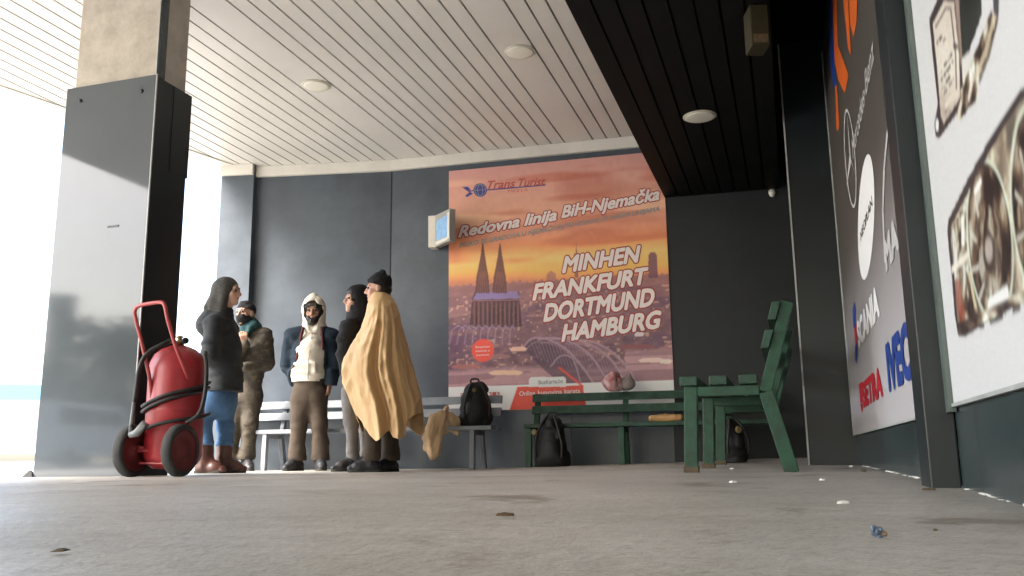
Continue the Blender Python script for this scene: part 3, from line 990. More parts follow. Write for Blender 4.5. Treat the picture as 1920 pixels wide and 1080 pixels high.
# ---- small illuminated-looking box beside the poster
g0 = at_plane(829, 430, KINK - NR * .28, NR)
sgn = thing('wall_sign', 'small boxy sign with blue picture fixed beside the poster', 'sign', (0, 0, 0))
A = at_plane(816, 404, KINK - NR * .14, NR); B_ = at_plane(816, 463.5, KINK - NR * .14, NR)
Cc = at_plane(843.5, 391, KINK - NR * .42, NR); Dd = at_plane(843.5, 451, KINK - NR * .42, NR)
ex = (Cc - A); ex.z = 0; exn = ex.normalized(); nn = Vector((exn.y, -exn.x, 0))
if nn.dot(EYE - A) < 0: nn = -nn
sgn.location = A
def sg(u, v, lift=0): return (A + (Cc - A) * u).lerp(B_ + (Dd - B_) * u, v) + nn * lift - A
g = bmesh.new(); add_slab(g, [sg(0, 0), sg(1, 0), sg(1, 1), sg(0, 1)], -nn, .06); bm_obj('case', g, M['box_grey'], sgn)
g = bmesh.new(); add_slab(g, [sg(.12, .2, .006), sg(.86, .17, .006), sg(.86, .83, .006), sg(.12, .83, .006)], -nn, .005); bm_obj('picture', g, M['glassblue'], sgn)
g = bmesh.new()
for q4 in ([(.86, .10), (1, .10), (1, .92), (.86, .92)], [(.05, .85), (.86, .85), (.86, .95), (.05, .95)]):
    add_slab(g, [sg(*q_, .007) for q_ in q4], -nn, .006)
bm_obj('frame', g, M['box_white'], sgn)
g = bmesh.new()
e_ = at_plane(803, 405, KINK - NR * .14, NR) - A
f_ = at_plane(803, 463.5, KINK - NR * .14, NR) - A
add_slab(g, [Vector((0, 0, 0)), B_ - A, f_, e_], NR, .12)
bm_obj('mounting_plate', g, M['box_white'], sgn)

# ---- right-hand wall with its poster panels, posts and pillar
RW = .43
rwall = thing('side_wall', 'dark tiled side wall carrying two tall advertising panels', 'wall', (0, 0, 0))
g = bmesh.new(); add_labox(g, RW + .03, RW + .35, -15.0, 9.5, -.15, HC); bm_obj('wall_body', g, M['post'], rwall)  # unseen stretch behind the camera added to hold back sky light
g = bmesh.new()
for a in np.arange(-15, 6.6, .6):
    add_labox(g, RW, RW + .028, a, a + .596, -.15, .212)
bm_obj('skirting', g, M['tile'], rwall)
g = bmesh.new()
rs = random.Random(4)
for k in range(70):
    a = rs.uniform(1.0, 6.4); b = rs.uniform(.015, .07)
    p = LA(RW - .012, a); fz = float(floor_z(p.x, p.y))
    add_labox(g, RW - rs.uniform(.004, .010), RW - .001, a, a + b, fz - .004, fz + rs.uniform(.001, .006))
bm_obj('sealant_strip', g, M['white'], rwall)
g = bmesh.new(); add_labox(g, .11, RW + .02, 6.72, 7.3, -.12, HC - .005); pil = bm_obj('dark_pillar', g, M['post'])
tag(pil, 'square dark pillar at the end of the side wall behind green bench', 'pillar')
g = bmesh.new(); add_labox(g, .098, .109, 6.705, 6.73, -.08, HC - .01); bm_obj('edge_trim', g, M['trim'], pil)
post = thing('wall_post', 'narrow dark upright post between the two side wall panels', 'post', LA(RW - .05, 2.75))
g = bmesh.new(); add_labox(g, .352, RW - .002, 2.67, 2.86, -.04, 3.22)
for v in g.verts: v.co -= LA(RW - .05, 2.75)
bevel(g, .004); bm_obj('shaft', g, M['post'], post)
g = bmesh.new(); add_labox(g, RW - .022, RW - .004, 2.615, 2.668, .2, 3.2)
for v in g.verts: v.co -= LA(RW - .05, 2.75)
bm_obj('edge_strip', g, M['post_edge'], post)

WN = -PV           # towards the open side


def on_rw(px, py, lift=.012):
    return at_plane(px, py, LA(RW - lift, 0), PV)


# panel with lorry makers' names: pale grey sheet, darker towards its top
brand = thing('brand_panel', 'grey advertising panel with lorry brand names beside dark pillar', 'advertising panel', (0, 0, 0))


def grad_sheet(name, l, a0, a1, z0, z1, colf, parent, nu=24, nv=60):
    me = bpy.data.meshes.new(name)
    V = []; 
    for j in range(nv + 1):
        for i in range(nu + 1):
            p = LA(l, a0 + (a1 - a0) * i / nu, z0 + (z1 - z0) * j / nv); V.append(p[:])
    Fq = [(j * (nu + 1) + i, j * (nu + 1) + i + 1, (j + 1) * (nu + 1) + i + 1, (j + 1) * (nu + 1) + i) for j in range(nv) for i in range(nu)]
    me.from_pydata(V, [], Fq)
    ca = me.color_attributes.new('print', 'FLOAT_COLOR', 'POINT')
    cols = []
    for j in range(nv + 1):
        for i in range(nu + 1):
            cols += [*colf(i / nu, j / nv), 1]
    ca.data.foreach_set('color', cols)
    return link(name, me, M['print'], parent)


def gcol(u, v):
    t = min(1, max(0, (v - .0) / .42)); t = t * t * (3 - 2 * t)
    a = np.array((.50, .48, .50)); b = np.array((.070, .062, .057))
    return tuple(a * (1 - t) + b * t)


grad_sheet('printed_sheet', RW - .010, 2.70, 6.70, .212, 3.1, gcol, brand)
g = bmesh.new(); add_labox(g, RW - .0095, RW + .029, 2.70, 6.70, .213, 3.1); bm_obj('panel_board', g, M['box_grey'], brand)
g = bmesh.new(); add_labox(g, RW - .018, RW - .011, 6.655, 6.69, .213, 3.1); add_labox(g, RW - .02, RW - .011, 2.87, 6.655, .204, .2115); bm_obj('frame_trim', g, M['trim'], brand)
M['iveco'] = mat('print_blue', (.015, .05, .26), .45, .3)
M['orange'] = mat('print_orange', (.62, .12, .02), .45, .3)
M['setra'] = mat('print_signal_red', (.50, .015, .03), .45, .3)
M['silver'] = mat('print_silver', (.55, .55, .55), .45, .3)
M['pure_white'] = mat('print_pure_white', (.86, .87, .88), .45, .3)
M['ink'] = mat('print_ink', (.03, .03, .03), .45, .3)


def rtext(name, s_, a, b, hpx, m, bold=.03, shear=0.0, parent=None):
    p0 = on_rw(*a); p1 = on_rw(*b)
    z_ = .5 * (p0.z + p1.z); p0.z = p1.z = z_
    hh = (on_rw(a[0], a[1] - hpx).z - on_rw(*a).z)
    g = bmesh.new(); add_text(g, s_, p0, p1, hh, UPZ, WN, .001, bold, shear)
    return bm_obj(name, g, m, parent or brand, recalc=False)


rtext('truck_lettering', 'Mercedes-Benz', (1600, 297), (1640, 108), 52, M['silver'], .01, .1)
rtext('oval_lettering', 'NEOPLAN', (1614, 446), (1637, 392), 22, M['ink'], .01)
rtext('griffin_lettering', 'SCANIA', (1610, 643), (1650, 598), 52, M['pure_white'], .055)
rtext('setra_lettering', 'SETRA', (1620, 762), (1655, 739), 46, M['setra'], .06)
rtext('blue_lettering', 'IVECO', (1668, 727), (1735, 690), 92, M['iveco'], .055)
rtext('man_lettering', 'MAN', (1662, 497), (1700, 447), 66, M['silver'], .06)


def rquad(name, polys, m, lift=.0008, parent=None):
    for pts in polys:
        g = bmesh.new()
        g.faces.new([g.verts.new(on_rw(*p, .012 + lift)) for p in pts])
        bm_obj(name, g, m, parent or brand, recalc=False)


rfn = lambda x_, y_, l_: on_rw(x_, y_, .012 + l_)
g = bmesh.new()
vs = [g.verts.new(rfn(1624 + 15 * math.cos(a) - .055 * (-118 * math.sin(a)) * -1 * .6, 407 + 118 * math.sin(a), .0)) for a in np.linspace(0, 2 * math.pi, 40, endpoint=False)]
g.faces.new(vs); bm_obj('white_oval', g, M['pure_white'], brand, recalc=False)
g = bmesh.new()
n_ = 40
for (cx, cy, rx, ry, sh, wd) in ((1594, 297, 10, 93, .07, .14),):
    A_ = [g.verts.new(rfn(cx + rx * math.cos(t) + sh * ry * math.sin(t), cy + ry * math.sin(t), .001)) for t in np.linspace(0, 2 * math.pi, n_, endpoint=False)]
    B2 = [g.verts.new(rfn(cx + rx * (1 - wd) * math.cos(t) + sh * ry * (1 - wd * .5) * math.sin(t), cy + ry * (1 - wd * .45) * math.sin(t), .001)) for t in np.linspace(0, 2 * math.pi, n_, endpoint=False)]
    for k in range(n_):
        g.faces.new((A_[k], A_[(k + 1) % n_], B2[(k + 1) % n_], B2[k]))
for tip in ((1588, 212), (1587, 352), (1605, 330)):
    dx, dy = tip[0] - 1594, tip[1] - 297
    g.faces.new([g.verts.new(rfn(*p, .001)) for p in ((1593, 290), (1596, 303), tip)])
bm_obj('star_emblem', g, M['silver'], brand, recalc=False)
arc = [(1672, 195), (1662, 250), (1656, 320), (1654, 400), (1658, 492)]
g = bmesh.new()
for (a, b) in zip(arc[:-1], arc[1:]):
    g.faces.new([g.verts.new(rfn(*p, .001)) for p in (a, (a[0] + 3, a[1]), (b[0] + 2.4, b[1]), b)])
bm_obj('silver_arc', g, M['silver'], brand, recalc=False)
rquad('orange_flame', [[(1561, 0), (1569, 0), (1571, 85), (1591, 140), (1584, 175), (1572, 150), (1565, 118)], [(1581, 0), (1590, 0), (1593, 60), (1596, 105), (1590, 90)], [(1592, 0), (1607, 0), (1606, 40), (1600, 70), (1594, 45)], [(1566, 160), (1569, 160), (1574, 235), (1571, 246), (1568, 240)]], M['orange'], .001)
rquad('blue_stripe', [[(1553, 0), (1560, 0), (1563, 80), (1568, 160), (1562, 165), (1556, 110)]], M['iveco'], .0005)
rquad('setra_emblem', [[(1610, 720), (1617, 716), (1618, 752), (1613, 757)], [(1613, 758), (1617, 756), (1618, 770), (1616, 774)]], M['setra'], .001)
rquad('griffin_emblem', [[(1601, 612), (1606, 606), (1608, 640), (1604, 648)]], M['setra'], .001)
rquad('griffin_ring', [[(1598, 580), (1602, 566), (1604, 580), (1604, 612), (1600, 616)], [(1603, 648), (1608, 640), (1608, 668), (1606, 682), (1603, 674)]], M['iveco'], .001)

# white panel with headlamp and buckle artwork
adp = thing('headlamp_panel', 'white advertising panel showing large headlamp and belt buckle, at right edge', 'advertising panel', (0, 0, 0))
grad_sheet('printed_sheet', RW - .010, -2.2, .95, .222, 3.1, lambda u, v: (.66, .67, .68), adp, 4, 4)
g = bmesh.new(); add_labox(g, RW - .0095, RW + .029, -2.2, 2.613, .222, 3.1); bm_obj('panel_board', g, M['box_grey'], adp)
g = bmesh.new(); add_labox(g, RW - .016, RW - .004, -2.2, 2.612, .212, .2215); bm_obj('frame_trim', g, M['trim'], adp)


class Art:
    """a printed picture computed on a fine sheet of the panel; shapes are given in the picture's own 2-D layout."""
    def __init__(s, X, Y, col):
        s.X, s.Y = X, Y
        s.I = np.ones(X.shape + (3,)) * np.array(col)

    def put(s, m, col, op=1.0):
        m = (np.clip(m, 0, 1) * op)[..., None]
        c = np.array(px_col(*col)) if isinstance(col, tuple) else col
        s.I = s.I * (1 - m) + c * m

    def poly(s, P):
        ins = np.zeros(s.X.shape, bool); j = len(P) - 1
        for i in range(len(P)):
            (xi, yi), (xj, yj) = P[i], P[j]
            ins ^= ((yi > s.Y) != (yj > s.Y)) & (s.X < (xj - xi) * (s.Y - yi) / (yj - yi + 1e-12) + xi)
            j = i
        return ins.astype(float)

    def line(s, P, wx, wy=None):
        wy = wy or wx
        best = np.full(s.X.shape, 9.0)
        for (x0, y0), (x1, y1) in zip(P[:-1], P[1:]):
            dx, dy = (x1 - x0) / wx, (y1 - y0) / wy
            t = np.clip(((s.X - x0) / wx * dx + (s.Y - y0) / wy * dy) / (dx * dx + dy * dy + 1e-9), 0, 1)
            best = np.minimum(best, np.hypot((s.X - x0) / wx - t * dx, (s.Y - y0) / wy - t * dy))
        return np.clip((1 - best) / .35, 0, 1)

    def ell(s, cx, cy, rx, ry, sh=0.0):
        q = (s.Y - cy) / ry
        return np.hypot((s.X - cx - sh * q) / rx, q)

    def nz(s, fx, fy, seed): return n2(s.X, s.Y, fx, fy, seed)

    def chrome(s, seed, fx=.07, fy=.014, gain=1.5):
        n_ = s.nz(fx, fy, seed) + .6 * s.nz(fx * 2.6, fy * 2.2, seed + 3) + .3 * s.nz(fx * 5, fy * 6, seed + 5)
        t = np.clip(.5 + gain * n_, 0, 1)
        return lerp([(0, (30, 24, 24)), (.2, (66, 52, 46)), (.45, (124, 106, 90)), (.62, (168, 154, 132)), (.8, (206, 202, 182)), (1, (240, 246, 236))], t)


MU, MV = 380, 620
ga = 2.612 + (.95 - 2.612) * np.linspace(0, 1, MU + 1); gz_ = .222 + (3.1 - .222) * np.linspace(0, 1, MV + 1)
GA, GZ = np.meshgrid(ga, gz_)
lx_ = RW - .010
WX = PV.x * lx_ + SV.x * GA; WY = PV.y * lx_ + SV.y * GA
VXp = np.stack([WX, WY, GZ], -1)
Mi = np.array(C3.inverted())
cs = (np.stack([WX, WY, GZ - CAM_H], -1)) @ Mi.T
LX = 960 + FPX * cs[..., 0] / -cs[..., 2]; LY = 540 - FPX * cs[..., 1] / -cs[..., 2]
avg = lambda A: .25 * (A[:-1, :-1] + A[1:, :-1] + A[:-1, 1:] + A[1:, 1:])
T = Art(avg(LX), avg(LY), (.66, .67, .68))
LZ = lambda zx, zy: (1740 + zx * .4627, 160 + zy * .463)
LB = lambda zx, zy: (1700 + zx * .3887, zy * .3887)
# headlamp
out_ = [LZ(*p) for p in [(382, 12), (345, 60), (250, 215), (160, 380), (82, 545), (78, 600), (95, 760), (108, 930), (122, 1015), (150, 1018), (250, 955), (389, 880)]] + [(2080, 470), (2120, 300), (2080, 120), (1990, 90)]
in_ = [LZ(*p) for p in [(386, 55), (340, 115), (255, 260), (170, 420), (94, 570), (92, 640), (108, 780), (122, 985), (150, 995), (250, 930), (389, 850)]] + [(2060, 450), (2095, 300), (2060, 150), (1985, 112)]
H_ = T.poly(out_)
T.put(H_, (58, 52, 54))
hi = T.poly(in_)
T.put(hi, T.chrome(3, .05, .012, 1.1) * .8 + .2 * np.array(px_col(190, 182, 160)))
T.put(T.poly([LZ(*p) for p in [(97, 585), (170, 430), (180, 600), (195, 800), (215, 920), (130, 975), (108, 780)]]), T.chrome(8, .10, .02, 1.6) * .75)
T.put(T.line([LZ(118, 815), LZ(140, 940)], 7, 20) * hi, (140, 62, 40), .8)
T.put(T.line([LZ(100, 745), LZ(176, 672)], 3, 9), (232, 228, 214), .9)
T.put(T.line([LZ(140, 535), LZ(142, 640)], 3.5, 6), (236, 240, 232), .9)
T.put(T.line([LZ(168, 760), LZ(192, 895)], 2.6, 6), (206, 196, 160), .9)
T.put(T.line([LZ(155, 760), LZ(176, 900)], 1.6, 6), (60, 44, 36), .8)
for cx, cy, rx, ry in ((1856, 452, 42, 152), (1946, 380, 50, 188)):
    e = T.ell(cx, cy, rx, ry, 10)
    T.put((e < 1) * hi, T.chrome(int(cx), .06, .010, 1.7) * np.array((.62, .56, .52)))
    T.put(sm(.60, .5, T.ell(cx - 2, cy + 18, rx, ry, 10)) * hi, T.chrome(int(cx) + 4, .12, .018, 1.8) * np.array((.55, .5, .47)), .85)
    T.put(np.clip(1 - np.abs(T.ell(cx - 1, cy + 14, rx, ry, 10) - .62) / .06, 0, 1) * hi, (44, 36, 36), .8)
    T.put(sm(.30, .24, T.ell(cx - 2, cy + 20, rx, ry, 5)) * hi, (56, 44, 40), .9)
    T.put(sm(.19, .12, T.ell(cx - 2, cy + 16, rx * 1.1, ry, 5)) * hi, (176, 166, 158), .9)
    T.put(np.clip(1 - np.abs(e - 1.0) / .055, 0, 1) * hi, (214, 226, 208), .95)
    T.put(np.clip(1 - np.abs(e - .92) / .035, 0, 1) * hi, (40, 34, 34), .9)
    for k in range(5):
        a0_ = -1.1 + .55 * k
        T.put(T.line([(cx + rx * .62 * math.cos(a0_ + 2.6), cy + ry * .62 * math.sin(a0_ + 2.6)), (cx + rx * .84 * math.cos(a0_ + 2.7), cy + ry * .84 * math.sin(a0_ + 2.7))], 2.2, 7) * hi, (222, 220, 206), .6)
T.put(T.line([LZ(250, 900), LZ(318, 850)], 5, 22) * hi, (238, 244, 240), .95)
T.put(T.line([LZ(192, 430), LZ(212, 390)], 3, 9) * hi, (240, 244, 240), .9)
T.put(T.line([LZ(125, 985), LZ(250, 925), LZ(389, 855)], 3, 14) * H_, T.chrome(31, .04, .03, 1.3), .95)
T.put(T.line([LZ(128, 1012), LZ(250, 960), LZ(389, 890)], 2, 7) * (T.nz(.12, .05, 6) > -.05), (60, 56, 56), .9)
# buckle and belt
T.put(T.poly([LB(*p) for p in [(108, 90), (160, -30), (232, -20), (262, 250), (272, 420), (262, 520), (158, 668), (140, 660), (133, 600), (150, 500), (128, 300)]]), (62, 52, 54))
fc = T.poly([LB(*p) for p in [(126, 115), (180, 5), (228, 8), (252, 260), (258, 470), (178, 598), (165, 560), (148, 340)]])
T.put(fc, lerp([(0, (172, 158, 146)), (.5, (206, 196, 184)), (1, (226, 220, 208))], np.clip(.5 + T.nz(.03, .01, 4) + .3 * T.nz(.2, .1, 5), 0, 1)))
T.put(T.line([LB(*p) for p in [(140, 130), (188, 40), (212, 40), (236, 260), (240, 440), (186, 540)]], 1.5, 3.5) * fc, (96, 82, 80), .9)
for a, b, wd in (((150, 205), (166, 180), 6), ((172, 205), (190, 180), 3), ((164, 345), (216, 262), 4.5), ((168, 385), (222, 300), 4.5), ((174, 430), (206, 372), 5), ((178, 455), (224, 385), 3.5), ((228, 222), (240, 222), 9)):
    T.put(T.line([LB(*a), LB(*b)], wd * .5, wd * .8) * (T.nz(.35, .12, int(a[1])) > -.16), (64, 54, 54), .9)
T.put(T.ell(*LB(147, 603), 3, 11) < 1, (232, 238, 238))
T.put(T.poly([LB(*p) for p in [(230, -30), (258, -30), (268, 290), (258, 330)]]), (146, 124, 112), .9)
T.put(T.poly([LB(*p) for p in [(250, -30), (360, -30), (362, 70), (330, 170), (300, 250), (268, 280)]]), lerp([(0, (16, 18, 18)), (1, (52, 56, 52))], np.clip(.5 + 1.5 * T.nz(.08, .01, 9), 0, 1)))
T.put(T.poly([LB(*p) for p in [(405, 55), (440, 70), (436, 130), (392, 280), (345, 400), (335, 490), (300, 520), (262, 580), (240, 570), (262, 430), (300, 330), (330, 250)]]), T.chrome(17, .09, .022, 1.5) * .9)
T.put(T.line([LB(*p) for p in [(425, 75), (380, 250), (335, 370)]], 3, 9), (206, 192, 166), .75)
T.put(T.line([LB(*p) for p in [(438, 95), (398, 262), (352, 390)]], 2, 7), (84, 70, 60), .8)
T.put(T.poly([LB(*p) for p in [(415, -30), (446, -30), (444, 80), (420, 75)]]), (62, 58, 66), .95)
for a, b in (((290, 290), (275, 390)), ((318, 380), (300, 470)), ((240, 450), (190, 510)), ((262, 500), (250, 560))):
    T.put(T.line([LB(*a), LB(*b)], 2.5, 9), (224, 216, 200), .85)
for _k in range(2):
    T.I = (2 * T.I + np.roll(T.I, 1, 0) + np.roll(T.I, -1, 0) + np.roll(T.I, 1, 1) + np.roll(T.I, -1, 1)) / 6
T.I[[0, -1]] = T.I[[2, -3]]; T.I[[1, -2]] = T.I[[2, -3]]; T.I[:, [0, -1]] = T.I[:, [2, -3]]; T.I[:, [1, -2]] = T.I[:, [2, -3]]
T.I = np.clip(T.I * (1 + .07 * T.nz(.25, .25, 2)[..., None]), 0, .8)
me = bpy.data.meshes.new('picture_sheet')
i2, j2 = np.meshgrid(np.arange(MV), np.arange(MU), indexing='ij')
b2 = (i2 * (MU + 1) + j2).ravel()
me.from_pydata(VXp.reshape(-1, 3).tolist(), [], np.stack([b2, b2 + 1, b2 + MU + 2, b2 + MU + 1], 1).tolist())
ca = me.color_attributes.new('print', 'FLOAT_COLOR', 'CORNER')
cc = np.ones((MV * MU, 4, 4), np.float32); cc[:, :, :3] = T.I.reshape(-1, 1, 3)
ca.data.foreach_set('color', cc.ravel())
link('picture_sheet', me, M['print'], adp)

# little fixtures on the dark side
p = at_d(1415, 20, 4.6)
sp = thing('speaker_box', 'small olive box hanging under the lowered dark soffit', 'box', (p.x, p.y, HB))
g = bmesh.new(); add_box(g, (-.045, -.06, -.25), (.10, 0, 0), (0, .14, 0), (0, 0, .245)); bevel(g, .006); bm_obj('case', g, M['olive'], sp)
g = bmesh.new(); add_box(g, (-.035, -.064, -.235), (.08, 0, 0), (0, .003, 0), (0, 0, .05)); bm_obj('grille', g, M['leaf_dry'], sp)
p = on_wall(1447, 362)
wl = thing('wall_lamp', 'tiny bulb lamp on dark wall above the green benches', 'lamp', p - NR * .05)
g = bmesh.new(); add_lathe(g, [(.02, .02), (.028, .06), (.028, .10)], (0, 0, 0), (0, 0, 1), 14); bm_obj('socket', g, M['olive'], wl)
g = bmesh.new(); add_lathe(g, [(.004, -.055), (.024, -.042), (.034, -.012), (.03, .012), (.018, .022)], (0, 0, 0), (0, 0, 1), 14); bm_obj('bulb', g, M['lamp'], wl, True)
g = bmesh.new(); add_tube(g, [(0, .05, .085), (0, 0, .085)], .012); bm_obj('bracket', g, M['olive'], wl)

# ---- left pillar: bare concrete core in dark cladding
pm = at_d(243, 893, 5.3); PMz = 0
lm, am = lat(pm), alo(pm)
PWD = lm - lat(at_plane(62, 893, LA(0, am), SV)); PDP = alo(at_plane(356, 200, LA(lm, 0), PV)) - am
PTOP = at_plane(272, 143, LA(0, am), SV).z
fz = float(floor_z(pm.x, pm.y)) - .02
pill = thing('pillar', 'bare concrete pillar in dark polished cladding at the left', 'pillar', (pm.x, pm.y, 0))
O = Vector((pm.x, pm.y, 0))


def pbox(name, l0, l1, a0, a1, z0, z1, m, bv=0.0, parent=pill):
    g = bmesh.new(); add_labox(g, lm + l0, lm + l1, am + a0, am + a1, z0, z1)
    for v in g.verts: v.co -= O
    if bv: bevel(g, bv)
    return bm_obj(name, g, m, parent)


pbox('concrete_core', -PWD + .045, -.018, .018, PDP - .03, fz, HC + .02, M['concrete'], .012)
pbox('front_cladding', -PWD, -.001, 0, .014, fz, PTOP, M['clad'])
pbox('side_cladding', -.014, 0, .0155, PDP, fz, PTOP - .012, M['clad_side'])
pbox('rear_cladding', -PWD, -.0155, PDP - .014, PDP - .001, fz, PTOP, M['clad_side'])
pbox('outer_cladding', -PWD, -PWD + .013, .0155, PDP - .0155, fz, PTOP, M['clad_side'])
pbox('collar', -.012, .004, PDP * .5, PDP + .012, PTOP - .6, PTOP - .015, M['clad_side'])
pbox('corner_strip', -.004, .003, -.003, .006, fz, PTOP + .004, M['trim'])
pbox('angle_profile', -.0175, -.010, .0185, .085, PTOP, HC, M['tile'])
pbox('angle_edge', -.026, -.0182, .012, .0175, PTOP, HC, M['steel'])
for (lx, z) in ((-PWD + .12, PTOP - .10), (-.11, PTOP - .10)):
    g = bmesh.new(); p = LA(lm + lx, am - .001, z) - O
    add_lathe(g, [(.013, 0), (.013, .006), (.006, .010)], p, -SV, 12); bm_obj('screw', g, M['post'], pill)
p = LA(lm - .30, am - .0035, 1.55) - O
g = bmesh.new(); add_box(g, p, PV * .085, SV * .003, Vector((.0, 0, .012))); bm_obj('scuff_mark', g, M['post'], pill)
# small floor bracket by the pillar
p = LA(lm - PWD - .032, am + .0); p.z = float(floor_z(p.x, p.y))
g = bmesh.new()
b0 = [(-.03, -.03, 0), (.035, -.03, 0), (.035, .03, 0), (-.03, .03, 0)]
vs = [g.verts.new(v) for v in b0] + [g.verts.new((.012, 0, .042)), g.verts.new((-.002, 0, .042))]
g.faces.new(vs[:4][::-1]); g.faces.new((vs[0], vs[1], vs[4], vs[5])); g.faces.new((vs[1], vs[2], vs[4])); g.faces.new((vs[2], vs[3], vs[5], vs[4])); g.faces.new((vs[3], vs[0], vs[5]))
o = bm_obj('floor_bracket', g, M['rubber']); o.location = p
tag(o, 'tiny dark wedge on the ground beside the clad pillar', 'wedge')


# ================================================================== BENCHES
def bench(name, label, origin, u, wv, length, frames, sc, m_frame, m_seat, zfun, seat_over=(.04, .04), foot=False, legw=.062, m_back=None):
    """origin: front foot at u=0 on the ground; u along the seat, wv from the front to the back."""
    t = thing(name, label, 'bench', origin, 'benches along the station walls')
    u = Vector(u).normalized(); wv = Vector(wv).normalized()

    def P(a, b, z): return u * a + wv * (b * sc) + Vector((0, 0, z * sc))

    def bar(bm, a, p0, p1, wd, th):
        """bar in the w-z plane from p0 to p1 (w, z), depth th in plane, wd along u."""
        d = Vector((p1[0] - p0[0], p1[1] - p0[1])).normalized(); nn_ = Vector((-d.y, d.x)) * (th / 2)
        c = []
        for ua in (a - wd / 2, a + wd / 2):
            for (pp, s_) in ((p0, 1), (p0, -1), (p1, -1), (p1, 1)):
                c.append(P(ua, pp[0] + nn_.x * s_, pp[1] + nn_.y * s_))
        add_hexa(bm, c)
    for a in frames:
        gp = Vector(origin) + u * a
        dz0 = (float(floor_z(gp.x, gp.y)) - origin[2]) / sc
        gp2 = gp + wv * .48 * sc
        dz1 = (float(floor_z(gp2.x, gp2.y)) - origin[2]) / sc
        g = bmesh.new(); bar(g, a, (.0, dz0 - .004), (.018, .44), legw, .068); bevel(g, .005); bm_obj('leg', g, m_frame, t)
        g = bmesh.new(); bar(g, a, (.495, dz1 - .004), (.395, .40), legw, .072); bevel(g, .005); bm_obj('leg', g, m_frame, t)
        g = bmesh.new(); bar(g, a + .002, (.052, .412), (.362, .412), legw * .92, .05); bevel(g, .004); bm_obj('seat_rail', g, m_frame, t)
        g = bmesh.new(); bar(g, a + .003, (.392, .402), (.530, .86), legw * .9, .06); bevel(g, .004); bm_obj('back_post', g, m_frame, t)
        if foot:
            g = bmesh.new(); bar(g, a, (-.001, dz0 - .003), (.001, dz0 + .03), legw + .006, .074); bm_obj('foot', g, M['foot'], t)
    g = bmesh.new()
    for (w0, w1) in ((-.035, .055), (.115, .205), (.265, .355)):
        add_hexa(g, [P(a, b, z) for z in (.443, .490) for (a, b) in ((-seat_over[0], w0), (length + seat_over[1], w0), (length + seat_over[1], w1), (-seat_over[0], w1))])
    bevel(g, .006); bm_obj('seat', g, m_seat, t)
    g = bmesh.new()
    for (z0, z1) in ((.62, .715), (.765, .86)):
        f0 = lambda z: .392 + (z - .402) * .138 / .458 - .034
        c = [P(a, f0(z) + dd, z) for z in (z0, z1) for (a, dd) in ((-seat_over[0], -.042), (length + seat_over[1], -.042), (length + seat_over[1], 0), (-seat_over[0], 0))]
        add_hexa(g, c)
    bevel(g, .006); bm_obj('backrest', g, m_back or m_seat, t)
    return t


p = on_floor(1297, 886)
bench('park_bench', 'green bench seen end-on, nearest the camera, facing the open hall', p, SV, PV, 2.05, (0, 1.0, 2.0), 1.0, M['green'], M['green_old'], floor_z, (.05, .06), True)
# bench under the poster
base = at_plane(988, 872, KINK - NR * .62, NR)
base.z = float(floor_z(base.x, base.y))
bench('park_bench', 'green bench under the travel poster with a bread loaf on its seat', base, DR, NR, 2.1, (.02, .86, 1.78), .79, M['green'], M['green_old'], floor_z, (.02, .12), False, .055)
GB = base
# grey bench along the left wall
pe = on_floor(905, 880)
L_ = 2.75
gb = KINK + DR * ((pe - KINK).dot(DR)) - NR * .66
gb = gb - DR * L_
gb.z = -.025
bench('park_bench', 'grey painted bench behind the standing people, black backpack on its end', gb, DR, NR, L_, (.50, 1.55, L_ - .14), .80, M['grey_paint'], M['grey_paint'], floor_z, (.0, .05), False, .045)


def bench_pt(px, py, origin, wofs, sc=1.0):
    """point seen at pixel lying in the vertical plane through origin+w along DR."""
    return at_plane(px, py, Vector(origin) + NR * wofs, NR)


# ================================================================== BAGS AND SMALL THINGS
def backpack(label, p, wd, h, dp, yaw, seed, patch=None):
    t = thing('backpack', label, 'backpack', p, 'dark backpacks left at the benches', yaw)
    F = Field((-wd, -dp, -.02), (wd, dp, h + .06), .007)
    F.cone((0, .02, h * .22), (0, .02, h * .72), wd * .5, wd * .40, .06, flat=((0, 1, 0), dp / wd * .9))
    F.box((0, .02, h * .13), (wd * .46, dp * .40, h * .13), .05, k=.06)
    F.cone((0, -dp * .30, h * .25), (0, -dp * .26, h * .44), wd * .34, wd * .28, .03, flat=((0, 1, 0), .55))
    F.rough(.012, 11, seed=seed)
    F.cut((0, 0, 0), (0, 0, -1))
    field_obj('bag_body', F, M['pack'], t)
    g = bmesh.new(); add_tube(g, spline([(-.04, .05, h * .97), (-.03, .05, h * 1.06), (.03, .05, h * 1.06), (.04, .05, h * .97)], 6), .009, 8); bm_obj('carry_handle', g, M['rubber'], t)
    g = bmesh.new()
    for s_ in (-1, 1):
        add_tube(g, spline([(s_ * wd * .38, -dp * .33, h * .18), (s_ * wd * .40, -dp * .40, h * .45), (s_ * wd * .26, -dp * .30, h * .78), (s_ * wd * .12, -dp * .02, h * .97)], 6), .012, 8)
    bm_obj('strap', g, M['rubber'], t)
    if patch:
        g = bmesh.new(); px_, pz_, ps = patch
        add_lathe(g, [(ps, 0), (ps, .012), (ps * .5, .016)], (px_, -dp * .47, pz_), (0, -1, 0), 14); bm_obj('badge', g, M['pack_trim'], t)
    return t


